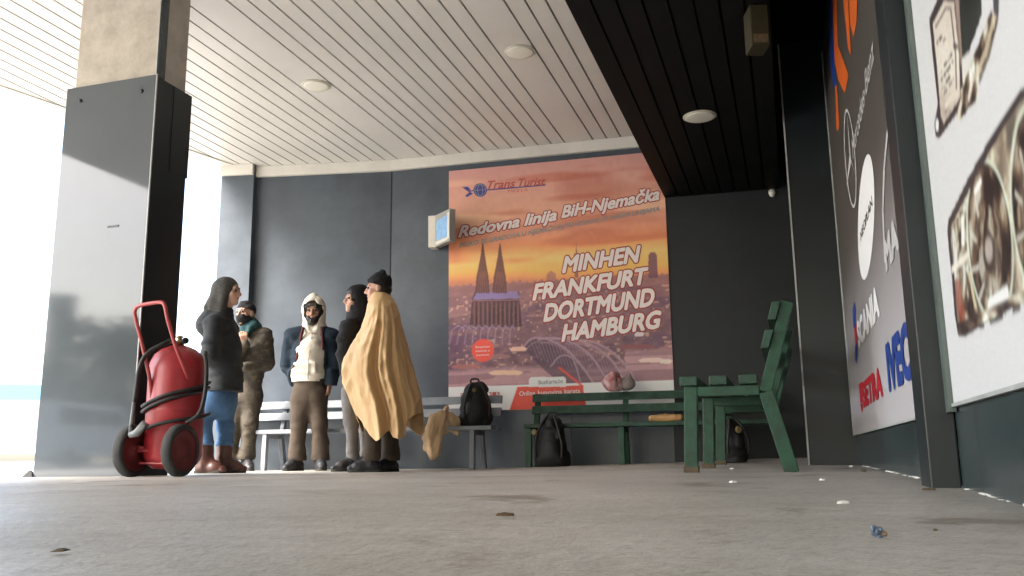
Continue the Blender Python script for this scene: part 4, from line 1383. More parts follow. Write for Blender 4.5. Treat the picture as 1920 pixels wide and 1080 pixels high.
SEATZ = .49
p = bench_pt(892, 802, gb, .26 * .80)
p.z = gb.z + SEATZ * .80 + .003
SC9 = .0052
backpack('bulging black backpack standing on the end of grey bench', p, .30, .42, .24, .2, 1.0, (-.03, .33, .02))
p = at_plane(1034, 862, GB - NR * .10, NR); p.z = float(floor_z(p.x, p.y))
backpack('black backpack slumped on the ground against green bench, yellow patch', p, .30, .45, .24, -.3, 4.0, (-.12, .30, .028))
p = on_floor(1376, 866) ; p = at_d(1376, 857, 7.2); p.z = float(floor_z(p.x, p.y))
backpack('dark backpack in shadow under the nearest green bench, small tan badge', p, .24, .36, .2, .3, 8.0, (.0, .26, .03))

# tan cloth hanging off the grey bench
p0 = bench_pt(830, 800, gb, .1)
t = thing('folded_blanket', 'crumpled tan blanket spilling off the grey bench seat', 'blanket', (p0.x, p0.y, gb.z + SEATZ * .80))
F = Field((-.26, -.24, -.34), (.26, .22, .22), .006)
k = .0052
F.cone((.12, .02, .04), (-.02, -.10, .02), .075, .085, .05)
F.cone((-.02, -.12, .02), (-.10, -.155, -.08), .085, .075, .05)
F.cone((-.08, -.155, -.06), (-.125, -.165, -.17), .085, .065, .05, flat=((0, 1, 0), .8))
F.cone((-.04, -.16, .0), (-.09, -.170, -.21), .06, .032, .03, flat=((0, 1, 0), .7))
F.cone((.0, -.02, .06), (.03, -.05, .165), .045, .008, .03)
F.cone((.06, -.0, .05), (.15, -.02, .10), .055, .012, .03)
F.cone((.02, -.10, .0), (.14, -.10, -.06), .05, .03, .04)
F.rough(.040, 6.5, (1.7, 1.0, .55), 2.0)
F.rough(.012, 15, (1.7, 1.0, .6), 5.0)
field_obj('blanket_cloth', F, mat('pale_tan_cloth', (.70, .50, .29), .5, .45, .08, 9, .3, 30), t, 1)

# red and white crumpled bag on the back rail of the green bench
p = bench_pt(1150, 733, GB, .39 * .79); p.z = GB.z + .86 * .79 + .002
t = thing('plastic_bag', 'crumpled red and white plastic bag on green bench backrest', 'bag', p)
F = Field((-.16, -.13, -.03), (.24, .13, .24), .006)
F.ell((0, 0, .09), (.095, .08, .092), k=.03); F.ell((.02, 0, .04), (.10, .07, .045), k=.04)
F.rough(.022, 10, seed=3.0); F.cut((0, 0, 0), (0, 0, -1))
field_obj('bag_body', F, M['plastic_red'], t, 1)
F = Field((-.1, -.13, -.03), (.26, .13, .24), .006)
F.ell((.12, .0, .055), (.09, .06, .058), k=.04); F.cone((.1, 0, .09), (.13, 0, .14), .04, .015, .03)
F.rough(.022, 11, seed=6.0); F.cut((0, 0, 0), (0, 0, -1))
field_obj('clear_wrapping', F, mat('cloudy_plastic', (.32, .28, .27), .25, .5, .2, 12), t, 1)
# loaf on the seat
p = bench_pt(1249, 791, GB, .16 * .79); p.z = GB.z + SEATZ * .79 + .002
t = thing('bread_loaf', 'long golden bread loaf lying on the green bench seat', 'bread', p, None, math.atan2(DR.y, DR.x))
F = Field((-.2, -.08, -.02), (.2, .08, .1), .005)
F.cone((-.125, 0, .028), (.125, 0, .030), .030, .032, .02, flat=((0, 1, 0), 1.4)); F.ell((0, 0, .03), (.13, .05, .034), k=.02)
for xx in (-.08, -.02, .04, .1):
    F.cone((xx - .02, -.03, .064), (xx + .02, .03, .064), .006, .006, .008, 's')
F.rough(.004, 22)
F.cut((0, 0, 0), (0, 0, -1))
field_obj('bread_crust', F, M['bread'], t)

# litter
def scrap(name, label, cat, px, py, poly, h, m, group=None, rz=0.0):
    p = on_floor(px, py)
    g = bmesh.new()
    n_ = len(poly)
    a = [g.verts.new((x_, y_, .001)) for x_, y_ in poly]
    rs_ = random.Random(int(px * 7 + py))
    b = [g.verts.new((x_ * .92, y_ * .92, h * rs_.uniform(.5, 1.2))) for x_, y_ in poly]
    c = g.verts.new((0, 0, h * 1.25))
    g.faces.new(a[::-1])
    for i in range(n_):
        j = (i + 1) % n_
        g.faces.new((a[i], a[j], b[j], b[i])); g.faces.new((b[i], b[j], c))
    o = bm_obj(name, g, m); o.location = (p.x, p.y, p.z + .003); o.rotation_euler = (0, 0, rz)
    return tag(o, label, cat, group)


def blob(r, n_=8, sx=1.0, sy=1.0, seed=0):
    rs_ = random.Random(seed)
    return [(r * sx * rs_.uniform(.75, 1.15) * math.cos(2 * math.pi * k / n_), r * sy * rs_.uniform(.75, 1.15) * math.sin(2 * math.pi * k / n_)) for k in range(n_)]


GL = 'scraps of litter on the concrete'
scrap('paper_scrap', 'small white paper scrap nearest the legs of green bench', 'litter', 1372, 881, blob(.011, 7, 1, 1.6, 2), .008, M['paper'], GL)
scrap('paper_scrap', 'white paper strip on the concrete in front of green bench', 'litter', 1374, 907, blob(.014, 7, 1.2, .8, 3), .006, M['paper'], GL)
scrap('paper_scrap', 'paper scrap with brown edge between green bench and post', 'litter', 1543, 903, blob(.010, 7, 1, 1.2, 4), .006, M['paper'], GL)
scrap('paper_scrap', 'white crumb at the foot of square dark pillar', 'litter', 1596, 877, blob(.013, 7, 1, 1.2, 5), .009, M['paper'], GL)
scrap('cigarette_butt', 'pale cigarette butt on the concrete right of the green bench', 'litter', 1582, 948, blob(.008, 6, 1.6, .7, 9), .006, M['paper'], GL)
GD = 'dry leaves on the concrete'
scrap('dry_leaf', 'dark curled leaf in the middle of the bare concrete', 'leaf', 945, 972, blob(.013, 7, 1.3, .6, 6), .006, M['leaf_dry'], GD)
scrap('dry_leaf', 'brown leaf lying at the foot of dark wall post', 'leaf', 1742, 922, blob(.017, 8, 1.3, 1, 7), .005, M['leaf_dry'], GD)
scrap('dry_leaf', 'dark leaf by the corner between pillar and brand panel', 'leaf', 1620, 886, blob(.011, 8, 1.3, 1, 8), .007, M['leaf_dry'], GD)
scrap('dry_leaf', 'small dark speck of leaf beside the blue sweet wrapper', 'leaf', 1755, 1001, blob(.0035, 7, 1, 1, 13), .003, M['leaf_dry'], GD)
scrap('dry_leaf', 'dry brown leaf on pale concrete in front of the fire extinguisher', 'leaf', 112, 1040, blob(.010, 8, 1, 1.3, 14), .003, M['leaf_dry'], GD)
p = on_floor(1648, 1008)
t = thing('sweet_wrapper', 'blue and orange sweet wrapper on the ground, closest to camera', 'wrapper', p, None, .4)
F = Field((-.02, -.02, -.004), (.02, .02, .022), .0009)
F.ell((-.002, 0, .008), (.007, .006, .007), k=.004); F.cone((-.005, 0, .012), (-.007, 0, .016), .003, .001, .003); F.rough(.003, 180); F.cut((0, 0, 0), (0, 0, -1))
field_obj('blue_foil', F, M['blue_wrap'], t)
F = Field((-.02, -.02, -.004), (.02, .02, .022), .0009)
F.ell((.006, -.001, .004), (.007, .005, .004), k=.004); F.rough(.003, 180, seed=3.); F.cut((0, 0, 0), (0, 0, -1))
field_obj('orange_foil', F, M['orange_wrap'], t)


# ================================================================== WHEELED FIRE EXTINGUISHER
p = on_floor(290, 894)
ext = thing('fire_extinguisher', 'large red wheeled fire extinguisher standing before the clad pillar', 'fire extinguisher', p)
ext.scale = (.89, .89, .89)
ax = Vector((.97, -.24, 0)).normalized(); mv = Vector((.24, .97, 0)).normalized()
WR_ = .165
c0 = Vector((0, 0, WR_))
for s_ in (-.175, .175):
    c = c0 + ax * s_
    wh = bpy.data.objects.new('wheel', None); C.objects.link(wh); wh.parent = ext; wh.location = c
    g = bmesh.new(); add_lathe(g, [(WR_ * .80, -.03), (WR_ * .94, -.034), (WR_, -.022), (WR_, .022), (WR_ * .94, .034), (WR_ * .80, .03)], (0, 0, 0), ax, 40, 0, True); bm_obj('tyre', g, M['tyre'], wh)
    g = bmesh.new(); add_lathe(g, [(WR_ * .10, -.038), (WR_ * .2, -.038), (WR_ * .26, -.022), (WR_ * .68, -.020), (WR_ * .795, -.032), (WR_ * .81, -.02), (WR_ * .81, .02), (WR_ * .795, .032), (WR_ * .68, .020), (WR_ * .26, .022), (WR_ * .2, .038), (WR_ * .1, .038)], (0, 0, 0), ax, 32); bm_obj('rim', g, M['dark_red'], wh)
g = bmesh.new(); add_tube(g, [c0 - ax * .17, c0 + ax * .17], .013); bm_obj('axle', g, M['red_tube'], ext)
tc_ = Vector((.048, .155, 0))
TR = .184
g = bmesh.new()
add_lathe(g, [(.06, .045), (.12, .05), (.155, .075), (TR, .125), (TR, .42), (TR * 1.004, .422), (TR * 1.004, .432), (TR, .434), (TR, .70), (.177, .745), (.153, .797), (.110, .833), (.06, .855), (.035, .862)], tc_, (0, 0, 1), 48)
bm_obj('tank', g, M['red'], ext, True)
g = bmesh.new(); add_lathe(g, [(.030, .858), (.030, .876), (.038, .878), (.038, .892), (.016, .895), (.016, .912), (.024, .914), (.024, .924), (.01, .928)], tc_, (0, 0, 1), 20)
add_tube(g, [tc_ + Vector((.0, 0, .884)), tc_ + Vector((-.07, -.03, .886))], .012); bm_obj('valve', g, M['brass'], ext)
g = bmesh.new(); add_lathe(g, [(.022, 0), (.022, .014), (.018, .016)], tc_ + Vector((.045, -.02, .89)), (.6, -.8, .1), 16); bm_obj('pressure_gauge', g, M['rubber'], ext)
# handle frame: U tube rising from the axle and leaning over the near side
KP = .00332
def E(px, py, yo): return Vector(((px - 290) * KP, yo, (894 - py) * KP))
hf = [E(272, 742, .02), E(268, 700, -.01), E(254, 632, -.06), E(244, 590, -.09), E(243, 574, -.10), E(252, 566, -.115), E(275, 563.5, -.15), E(302, 563.5, -.19), E(313, 570, -.205), E(321, 600, -.20), E(334, 650, -.15), E(344, 690, -.07), E(345, 705, -.01)]
g = bmesh.new(); add_tube(g, spline(hf, 6), .0125, 10); bm_obj('handle', g, M['red_tube'], ext, True)
g = bmesh.new()
for zz in (.30, .62):
    pr = [tc_ + Vector((math.cos(a) * (TR + .006), math.sin(a) * (TR + .006), zz)) for a in np.linspace(0, 2 * math.pi, 40, endpoint=False)]
for sg_ in (-1, 1):
    add_tube(g, [c0 + ax * .13 * sg_ + Vector((0, 0, .02)), tc_ + ax * .10 * sg_ + Vector((0, 0, .16))], .014)
add_box(g, c0 - ax * .12 + Vector((0, 0, -.085)) , ax * .24, mv * .16, Vector((0, 0, .012)))
bm_obj('carriage', g, M['red_tube'], ext)
# hose: from the valve, coiled round the tank
hz_ = [tc_ + Vector((-.07, -.03, .886)), E(300, 632, .0), E(268, 655, -.05), E(253, 685, -.05), E(249, 730, -.05), E(247, 775, -.06), E(249, 800, -.08)]
coil = []
def ringpt(a, r, z): return tc_ + Vector((math.cos(a) * r, math.sin(a) * r, z))
g = bmesh.new(); add_tube(g, spline(hz_, 8), .0135, 10)
for (r0, z0, tilt, ph) in ((TR + .018, .50, .075, .35), (TR + .020, .535, .075, .42), (TR + .030, .345, .055, .3)):
    pts = [ringpt(a, r0, z0 + tilt * math.cos(a - ph) + .008 * math.sin(3 * a)) for a in np.linspace(0, 2 * math.pi, 48, endpoint=False)]
    add_tube(g, pts, .0125, 10, closed=True)
add_tube(g, spline([ringpt(.7, TR + .02, .78), E(372, 655, .02), E(381, 690, -.02), E(382, 740, -.04), E(374, 775, -.05), E(352, 793, -.06)], 8), .0135, 10)
bm_obj('hose', g, M['rubber'], ext, True)
g = bmesh.new()
add_tube(g, [E(248, 752, -.062), E(248, 815, -.085)], [.011, .013], 12)
add_tube(g, [E(248, 815, -.085), E(262, 812, -.10), E(278, 795, -.11), E(281, 800, -.112)], [.018, .026, .028, .024], 12)
bm_obj('nozzle', g, M['nozzle'], ext, True)


# ================================================================== PEOPLE
def basis(fwd):
    f = np.array(fwd, float); f /= np.linalg.norm(f)
    r = np.cross(f, [0, 0, 1]); r /= np.linalg.norm(r)
    u = np.cross(r, f)
    return r, f, u


class Person:
    def __init__(s, label, cx, base, d, fwd_body):
        s.cx, s.base, s.sc = cx, base, d / 1659.0
        p = at_d(cx, base, d)
        z = float(floor_z(p.x, p.y))
        s.t = thing('person', label, 'person', (p.x, p.y, z), 'people waiting under the canopy')
        s.f = np.array(fwd_body, float); s.f /= np.linalg.norm(s.f)
        s.body = Field((-.5, -.45, -.01), (.5, .45, 1.86), .0065)

    def J(s, px, py, y=0.0):
        return np.array([(px - s.cx) * s.sc, y, (s.base - py) * s.sc])

    def head(s, c, fwd, skin, sc=1.0, eyes=True, lips=True):
        r, f, u = basis(fwd)
        s.hc, s.hb, s.hs = np.array(c, float), (r, f, u), sc
        Q = lambda a, b, e: s.hc + sc * (r * a + f * b + u * e)
        s.Q = Q
        B = np.stack([r, f, u]); F = s.body
        F.ell(Q(0, -.012, .032), np.array((.076, .096, .088)) * sc, B, .02)
        F.ell(Q(0, .018, -.045), np.array((.060, .074, .072)) * sc, B, .03)
        F.ell(Q(0, .072, -.092), np.array((.026, .022, .022)) * sc, B, .025)
        F.cone(Q(0, .088, .018), Q(0, .110, -.022), .010 * sc, .0145 * sc, .012)
        F.cone(Q(-.014, .096, -.026), Q(.014, .096, -.026), .010 * sc, .010 * sc, .012)
        F.cone(Q(-.042, .074, .034), Q(.042, .074, .034), .014 * sc, .014 * sc, .016)
        F.cone(Q(-.044, .060, -.018), Q(-.030, .070, -.030), .022 * sc, .018 * sc, .02)
        F.cone(Q(.044, .060, -.018), Q(.030, .070, -.030), .022 * sc, .018 * sc, .02)
        for q_ in (-.031, .031):
            F.ell(Q(q_, .096, .012), np.array((.018, .012, .011)) * sc, B, .010, 's')
        F.cone(Q(-.018, .086, -.058), Q(.018, .086, -.058), .008 * sc, .008 * sc, .008)
        for q_ in (-1, 1):
            F.ell(Q(q_ * .077, -.008, .0), np.array((.010, .020, .032)) * sc, B, .008)
        nk = Q(0, -.02, -.09)
        s.neck = nk
        if eyes:
            for q_ in (-.031, .031):
                g = bmesh.new(); c_ = Q(q_, .083, .012)
                bmesh.ops.create_uvsphere(g, u_segments=10, v_segments=8, radius=.0115 * sc, matrix=Matrix.Translation(Vector(c_)))
                bm_obj('eye', g, M['eye'], s.t, True)
            for q_ in (-1, 1):
                g = bmesh.new()
                add_tube(g, [Q(q_ * .016, .0905, .034), Q(q_ * .032, .0885, .039), Q(q_ * .048, .078, .035)], [.004 * sc, .0045 * sc, .003 * sc], 6)
                bm_obj('eyebrow', g, M['hair'], s.t, True)
        if lips:
            g = bmesh.new()
            add_tube(g, [Q(-.022, .0865, -.058), Q(0, .0955, -.057), Q(.022, .0865, -.058)], [.003 * sc, .006 * sc, .003 * sc], 6)
            bm_obj('lips', g, M['lip'], s.t, True)

    def hand(s, wr, dirv, palm_n, curl=.5, side=1):
        """palm, five fingers; dirv along the hand, palm_n the way the palm faces."""
        F = s.body
        d = np.array(dirv, float); d /= np.linalg.norm(d)
        n = np.array(palm_n, float); n -= d * (n @ d); n /= np.linalg.norm(n)
        x = np.cross(d, n) * side
        wr = np.array(wr, float)
        B = np.stack([x, d, n])
        F.box(wr + d * .048, (.040, .048, .014), .013, B, .02)
        for i, (o, ln) in enumerate(((-.030, .072), (-.010, .082), (.010, .078), (.030, .060))):
            p0 = wr + d * .09 + x * o
            a1 = curl * .7; a2 = curl * 1.6
            p1 = p0 + (d * math.cos(a1) + n * math.sin(a1)) * ln * .5
            p2 = p1 + (d * math.cos(a2) + n * math.sin(a2)) * ln * .5
            F.cone(p0, p1, .0092, .0086, .006); F.cone(p1, p2, .0086, .0070, .006)
        p0 = wr + d * .03 - x * .036
        p1 = p0 + (d * .7 - x * .6 + n * .35) * .042
        p2 = p1 + (d * .85 + n * .45 - x * .05) * .034
        F.cone(p0, p1, .012, .0105, .01); F.cone(p1, p2, .0105, .008, .008)

    def arm(s, sh, el, wr):
        s.body.cone(sh, el, .046, .038, .02).cone(el, wr, .038, .026, .02)

    def trunk(s, neck, chest, hip):
        F = s.body
        F.cone(s.neck, neck, .052, .056, .03)
        F.cone(neck, chest, .07, .115, .05, flat=(s.f, .7)); F.cone(chest, hip, .115, .105, .05, flat=(s.f, .7))

    def leg(s, hp, kn, an):
        s.body.cone(hp, kn, .072, .048, .03).cone(kn, an, .048, .034, .02)

    def foot(s, an, fwd, ln, m, high=.10, sole=True, wd=.044, sr=.050):
        """boot: shaft, instep, toe; flat on the ground."""
        f = np.array(fwd, float); f[2] = 0; f /= np.linalg.norm(f)
        r_ = np.cross(f, [0, 0, 1])
        a = np.array(an, float); g0_ = np.array([a[0], a[1], 0])
        F = Field(g0_ - [.22, .22, .02], g0_ + [.22, .22, .32], .006)
        F.cone(g0_ + [0, 0, .06], (a[0], a[1], high + .05), sr + .002, sr, .03)
        F.cone(g0_ - f * .035 + [0, 0, .045], g0_ + f * (ln * .35) + [0, 0, .042], .046, .046, .03)
        F.cone(g0_ + f * (ln * .35) + [0, 0, .04], g0_ + f * (ln * .62) + [0, 0, .030], .047, .036, .03, flat=((0, 0, 1), .85))
        F.cone(g0_ + f * .03 + [0, 0, .10], g0_ + f * (ln * .45) + [0, 0, .055], .038, .034, .03)
        F.rough(.0025, 24, seed=a[0] * 9)
        F.cut((0, 0, .012), (0, 0, -1)); F.cut((0, 0, high + .07), (0, 0, 1))
        o = field_obj('boot', F, m, s.t)
        g = bmesh.new()
        pts = []
        for (al_, wd_) in ((-.082, .02), (-.07, .036), (-.02, .043), (ln * .25, .042), (ln * .45, .048), (ln * .6, .042), (ln * .7, .026), (ln * .735, .008)):
            pts.append((al_, wd_))
        poly = [g0_ + f * a_ + r_ * w_ for a_, w_ in pts] + [g0_ + f * a_ - r_ * w_ for a_, w_ in pts[::-1]]
        add_slab(g, [Vector((q_[0], q_[1], .0)) for q_ in poly], (0, 0, 1), .026)
        bevel(g, .004, 1)
        bm_obj('sole', g, M['sole'], o)
        s.body.cone(g0_ + [0, 0, .05], g0_ + f * (ln * .5) + [0, 0, .04], .034, .028, .02)
        s.body.cone((a[0], a[1], .18), g0_ + [0, 0, .05], .034, .034, .02)

    def trousers(s, waist, legs, m, rad_=(.115, .092, .072, .060), folds=.016, name='trousers', flat=.78):
        F = Field((-.5, -.4, .02), (.5, .4, 1.15), .0075)
        w0 = np.array(waist, float)
        F.cone(w0 + [0, 0, .14], w0 - [0, 0, .07], rad_[0] * 1.18, rad_[0] * 1.22, .05, flat=(s.f, flat))
        for hp, kn, an in legs:
            F.cone(hp, kn, rad_[1], rad_[2], .04); F.cone(kn, an, rad_[2], rad_[3], .03)
            an = np.array(an, float); kn = np.array(kn, float)
            F.cone(an + (kn - an) * .12, an + (kn - an) * .02, rad_[3] * 1.06, rad_[3] * 1.18, .03)
        F.rough(folds * .5, 7.0, (.75, .75, 1.1), s.cx * .01)
        F.rough(folds * .22, 15, (.6, .6, 1.3), s.cx * .02)
        zb = min(np.array(l[2])[2] for l in legs)
        F.cut((0, 0, w0[2] + .13), (0, 0, 1)); F.cut((0, 0, zb - .035), (0, 0, -1))
        return field_obj(name, F, m, s.t)

    def done(s, m):
        field_obj('body', s.body, m, s.t, 1)


# ---------- person in navy jacket and cream hood
P3 = Person('person in open navy jacket and raised cream hood, bearded, facing the camera', 574, 883, 8.35, (0, -1, 0)); J = P3.J
P3.head(J(580, 584, -.02), (.05, -1, -.16), 'skin', 1.0)
nk, ch, hp = J(578, 622), J(575, 650), J(576, 735)
P3.trunk(nk, ch, hp)
shL, elL, wrL = J(541, 632, .0), J(529, 684, .06), J(545, 712, .14)
shR, elR, wrR = J(611, 632, .0), J(621, 684, .04), J(614, 722, .0)
P3.arm(shL, elL, wrL); P3.arm(shR, elR, wrR)
P3.hand(wrL, (.5, .2, -.5), (0, 1, .2), .5); P3.hand(wrR, (-.12, -.15, -1), (-1, .1, 0), .5, -1)
L1 = (J(562, 745), J(559, 800, -.02), J(556, 858)); L2 = (J(592, 745), J(597, 800, -.02), J(600, 858))
for l in (L1, L2): P3.leg(*l)
P3.foot(L1[2], (-.45, -1, 0), .25, M['boot'], .13); P3.foot(L2[2], (.35, -1, 0), .25, M['boot'], .13)
P3.trousers(J(576, 735), (L1, L2), M['brown_cloth'], (.125, .094, .078, .070), .022)
# hoodie: torso, pocket, raised hood
F = Field((-.3, -.3, .75), (.36, .3, 1.75), .0065)
F.cone(J(577, 628), J(575, 660), .10, .155, .06, flat=(P3.f, .72)); F.cone(J(575, 660), J(572, 706), .155, .165, .05, flat=(P3.f, .76))
F.cone(J(572, 710), J(572, 717), .162, .160, .02, flat=(P3.f, .78))
F.box(J(571, 694, -.118), (.11, .02, .06), .02, k=.02)
F.rough(.016, 7, (.7, .7, 1.1), 1.0); F.rough(.006, 15, (.5, .5, 1.5), 2.)
F.cut((0, 0, J(0, 719)[2]), (0, 0, -1))
hd = field_obj('hoodie', F, M['cream'], P3.t)
g = bmesh.new(); add_tube(g, [J(545, 698, -.128), J(549, 692, -.133), J(554, 685, -.128)], [.004, .013, .004], 8); bm_obj('pocket_shade', g, M['cream_shade'], hd)  # dark tube in place of the shade inside the pocket
g = bmesh.new(); add_tube(g, [J(581, 626, -.085), J(581, 645, -.122), J(579, 680, -.150), J(578, 716, -.132)], .005, 6); bm_obj('zip', g, M['box_grey'], hd)
F = Field((-.3, -.3, 1.2), (.36, .3, 1.75), .006)
r_, f_, u_ = P3.hb; B = np.stack([r_, f_, u_])
F.ell(P3.Q(0, -.012, .025), (.118, .128, .142), B); F.cone(P3.Q(0, .02, .10), P3.Q(-.012, .035, .158), .06, .018, .05)
F.cone(P3.Q(0, -.03, -.08), P3.Q(0, -.03, -.16), .105, .125, .05)
F.ell(P3.Q(0, .0, .015), (.100, .118, .122), B, .01, 's'); F.ell(P3.Q(.0, .13, -.015), (.080, .10, .118), B, .02, 's')
F.cone(P3.Q(0, .10, -.10), P3.Q(0, .14, -.22), .05, .035, .02, 's')
F.rough(.010, 10, seed=5.)
field_obj('hood', F, M['cream'], P3.t)
F = Field((-.3, -.3, 1.3), (.36, .3, 1.75), .006)
F.ell(P3.Q(0, -.004, .022), (.095, .108, .116), B); F.ell(P3.Q(0, .105, -.028), (.058, .085, .078), B, .02, 's'); F.rough(.008, 26)
field_obj('hair', F, M['hair'], P3.t)  # hair built out to fill the hood, its dark colour standing for shade inside
F = Field((-.3, -.3, 1.3), (.36, .3, 1.75), .005)
F.ell(P3.Q(0, .024, -.066), (.070, .080, .066), B); F.ell(P3.Q(0, .078, -.100), (.036, .030, .032), B, .03)
F.ell(P3.Q(0, .115, -.030), (.046, .045, .036), B, .012, 's'); F.rough(.005, 40)
F.cut(P3.Q(0, 0, -.012), u_ - f_ * .1)
field_obj('beard', F, M['hair'], P3.t)
# open jacket
F = Field((-.45, -.35, .72), (.45, .35, 1.45), .0065)
F.cone(J(576, 628, .01), J(575, 660, .01), .125, .178, .06, flat=(P3.f, .74)); F.cone(J(575, 660, .01), J(574, 712, .02), .178, .192, .05, flat=(P3.f, .78))
F.cone(J(552, 626), shL, .075, .080, .04); F.cone(shL, elL, .080, .072, .03); F.cone(elL, wrL, .070, .058, .03)
F.cone(J(602, 626), shR, .075, .080, .04); F.cone(shR, elR, .080, .072, .03); F.cone(elR, wrR, .070, .056, .03)
F.cone(J(616, 700, -.03), J(619, 724, -.04), .05, .032, .04)
F.rough(.016, 7, (.8, .8, 1.1), 3.0); F.rough(.008, 15, (.5, .5, 1.5), 8.)
F.box(J(581, 640, -.20), (.098, .17, .16), .03, k=.02, op='s'); F.box(J(579, 676, -.20), (.118, .17, .10), .03, k=.03, op='s'); F.box(J(573, 712, -.20), (.165, .17, .11), .04, k=.03, op='s')
F.cone(J(578, 600, 0), J(578, 624, 0), .09, .065, .02, 's')
F.cut((0, 0, J(0, 726)[2]), (0, 0, -1))
jk = field_obj('jacket', F, M['navy'], P3.t)
g = bmesh.new()
add_tube(g, spline([J(563, 616, -.07), J(561, 634, -.095), J(559, 655, -.10), J(553, 678, -.09)], 6), [.015] * 19, 8)
add_tube(g, spline([J(598, 616, -.07), J(601, 634, -.095), J(603, 660, -.10)], 6), [.011] * 13, 8)
bm_obj('jacket_lining', g, M['maroon'], jk, True)
P3.done(M['skin_tan'])

# ---------- person with long hair, dark parka, jeans, brown boots; seen from the side
P1 = Person('person in raised grey hood, black parka, blue jeans and brown boots, side view', 408, 887, 7.2, (1, -.1, 0)); J = P1.J
P1.head(J(411, 545, .0), (1, -.12, -.04), 'skin', .97)
P1.trunk(J(403, 590), J(404, 620), J(408, 735))
sh, el, wr = J(399, 612, -.15), J(397, 674, -.20), J(416, 690, -.09)
sh2, el2, wr2 = J(405, 612, .15), J(404, 672, .19), J(416, 690, .09)
P1.arm(sh, el, wr); P1.arm(sh2, el2, wr2); P1.hand(wr, (.1, .4, -.9), (0, 1, 0), .6); P1.hand(wr2, (.1, -.4, -.9), (0, -1, 0), .6, -1)
L1 = (J(400, 745, -.08), J(383, 795, -.10), J(391, 832, -.10)); L2 = (J(411, 745, .08), J(411, 800, .08), J(414, 832, .06))
for l in (L1, L2): P1.leg(*l)
P1.foot(L1[2], (1, -.25, 0), .255, M['brown_boot'], .17, sr=.064); P1.foot(L2[2], (1, -.1, 0), .26, M['brown_boot'], .17, sr=.064)
P1.trousers(J(407, 738), (L1, L2), M['jean'], (.125, .092, .070, .056), .014, flat=.8)
F = Field((-.36, -.36, .58), (.36, .36, 1.5), .0065)
F.cone(J(404, 606), J(406, 645), .115, .150, .06, flat=((1, 0, 0), .84)); F.cone(J(406, 645), J(409, 690), .150, .155, .05, flat=((1, 0, 0), .90)); F.cone(J(409, 690), J(410, 738), .155, .165, .05, flat=((1, 0, 0), .95))
F.cone(J(400, 606, -.08), sh, .085, .082, .04); F.cone(sh, el, .082, .074, .03); F.cone(el, wr, .072, .058, .03)
F.cone(J(404, 606, .08), sh2, .085, .082, .04); F.cone(sh2, el2, .082, .074, .03); F.cone(el2, wr2, .072, .058, .03)
F.cone(J(379, 596, 0), J(371, 612, 0), .065, .070, .05, flat=((0, 1, 0), 1.5)); F.cone(J(371, 605, 0), J(381, 636, 0), .072, .045, .05, flat=((0, 1, 0), 1.4))
F.cone(J(390, 588), J(408, 586), .075, .065, .04, flat=((0, 1, 0), 1.2))
F.rough(.015, 7, (.8, .8, 1.1), 6.0); F.rough(.008, 15, (.5, .5, 1.5), 4.)
F.cut((0, 0, J(0, 737)[2]), (0, 0, -1))
field_obj('parka', F, M['char_cloth'], P1.t)
F = Field((-.35, -.25, 1.15), (.25, .25, 1.72), .006)
r_, f_, u_ = P1.hb; B = np.stack([r_, f_, u_])
F.ell(P1.Q(0, -.022, .034), (.092, .108, .102), B); F.cone(P1.Q(0, -.06, .02), J(388, 578, 0), .082, .085, .05); F.cone(J(388, 575, 0), J(380, 600, 0), .085, .06, .04)
F.cone(P1.Q(-.06, .0, .0), J(403, 590, .06), .035, .045, .04); F.cone(P1.Q(.06, .0, .0), J(403, 590, -.06), .035, .045, .04)
F.ell(P1.Q(0, .118, -.02), (.068, .075, .095), B, .02, 's')
F.rough(.010, 12, (1, 1, .7), 2.)
field_obj('hood', F, M['hair_brown'], P1.t)
P1.done(M['skin'])

# ---------- person in camouflage with black mask, behind
P2 = Person('person in dark brown patterned jacket and black face mask, arm bent, half hidden', 460, 883, 8.7, (-.35, -1, 0)); J = P2.J
P2.head(J(449, 588, -.03), (-.45, -1, -.06), 'skin', 1.0, True, False)
P2.trunk(J(457, 620), J(462, 650), J(458, 735))
shR, elR, wrR = J(486, 632, .0), J(495, 684, -.02), J(462, 693, -.20)
shL, elL, wrL = J(436, 632, .0), J(438, 680, -.12), J(461, 652, -.22)
P2.arm(shR, elR, wrR); P2.arm(shL, elL, wrL)
P2.hand(wrR, (-1, -.25, .05), (.1, 1, 0), .7); P2.hand(wrL, (-.15, -.1, 1), (-.4, 1, 0), .8, -1)
L1 = (J(446, 745), J(436, 798, -.02), J(430, 856)); L2 = (J(468, 745), J(467, 795, -.03), J(462, 856))
for l in (L1, L2): P2.leg(*l)
P2.foot(L1[2], (-.6, -1, 0), .26, M['boot'], .15); P2.foot(L2[2], (.5, -.9, 0), .26, M['boot'], .15)
P2.trousers(J(458, 735), (L1, L2), M['camo'], (.125, .096, .082, .072), .022)
F = Field((-.4, -.42, .8), (.4, .35, 1.5), .007)
F.cone(J(458, 622), J(462, 655), .11, .165, .06, flat=(P2.f, .72)); F.cone(J(462, 655), J(460, 705), .165, .160, .05, flat=(P2.f, .76))
for a, b, c in ((shR, elR, wrR), (shL, elL, wrL)):
    F.cone(a, b, .078, .068, .04); F.cone(b, c, .066, .050, .03)
F.cone(J(440, 628), J(483, 628), .07, .07, .05)
F.rough(.013, 7, (.8, .8, 1.1), 9.0); F.rough(.007, 15, (.6, .6, 1.3), 1.)
F.cone(J(455, 600, 0), J(456, 618, 0), .08, .06, .02, 's')
F.cut((0, 0, J(0, 712)[2]), (0, 0, -1))
field_obj('jacket', F, M['camo'], P2.t)
r_, f_, u_ = P2.hb; B = np.stack([r_, f_, u_])
F = Field((-.35, -.3, 1.2), (.3, .3, 1.8), .006)
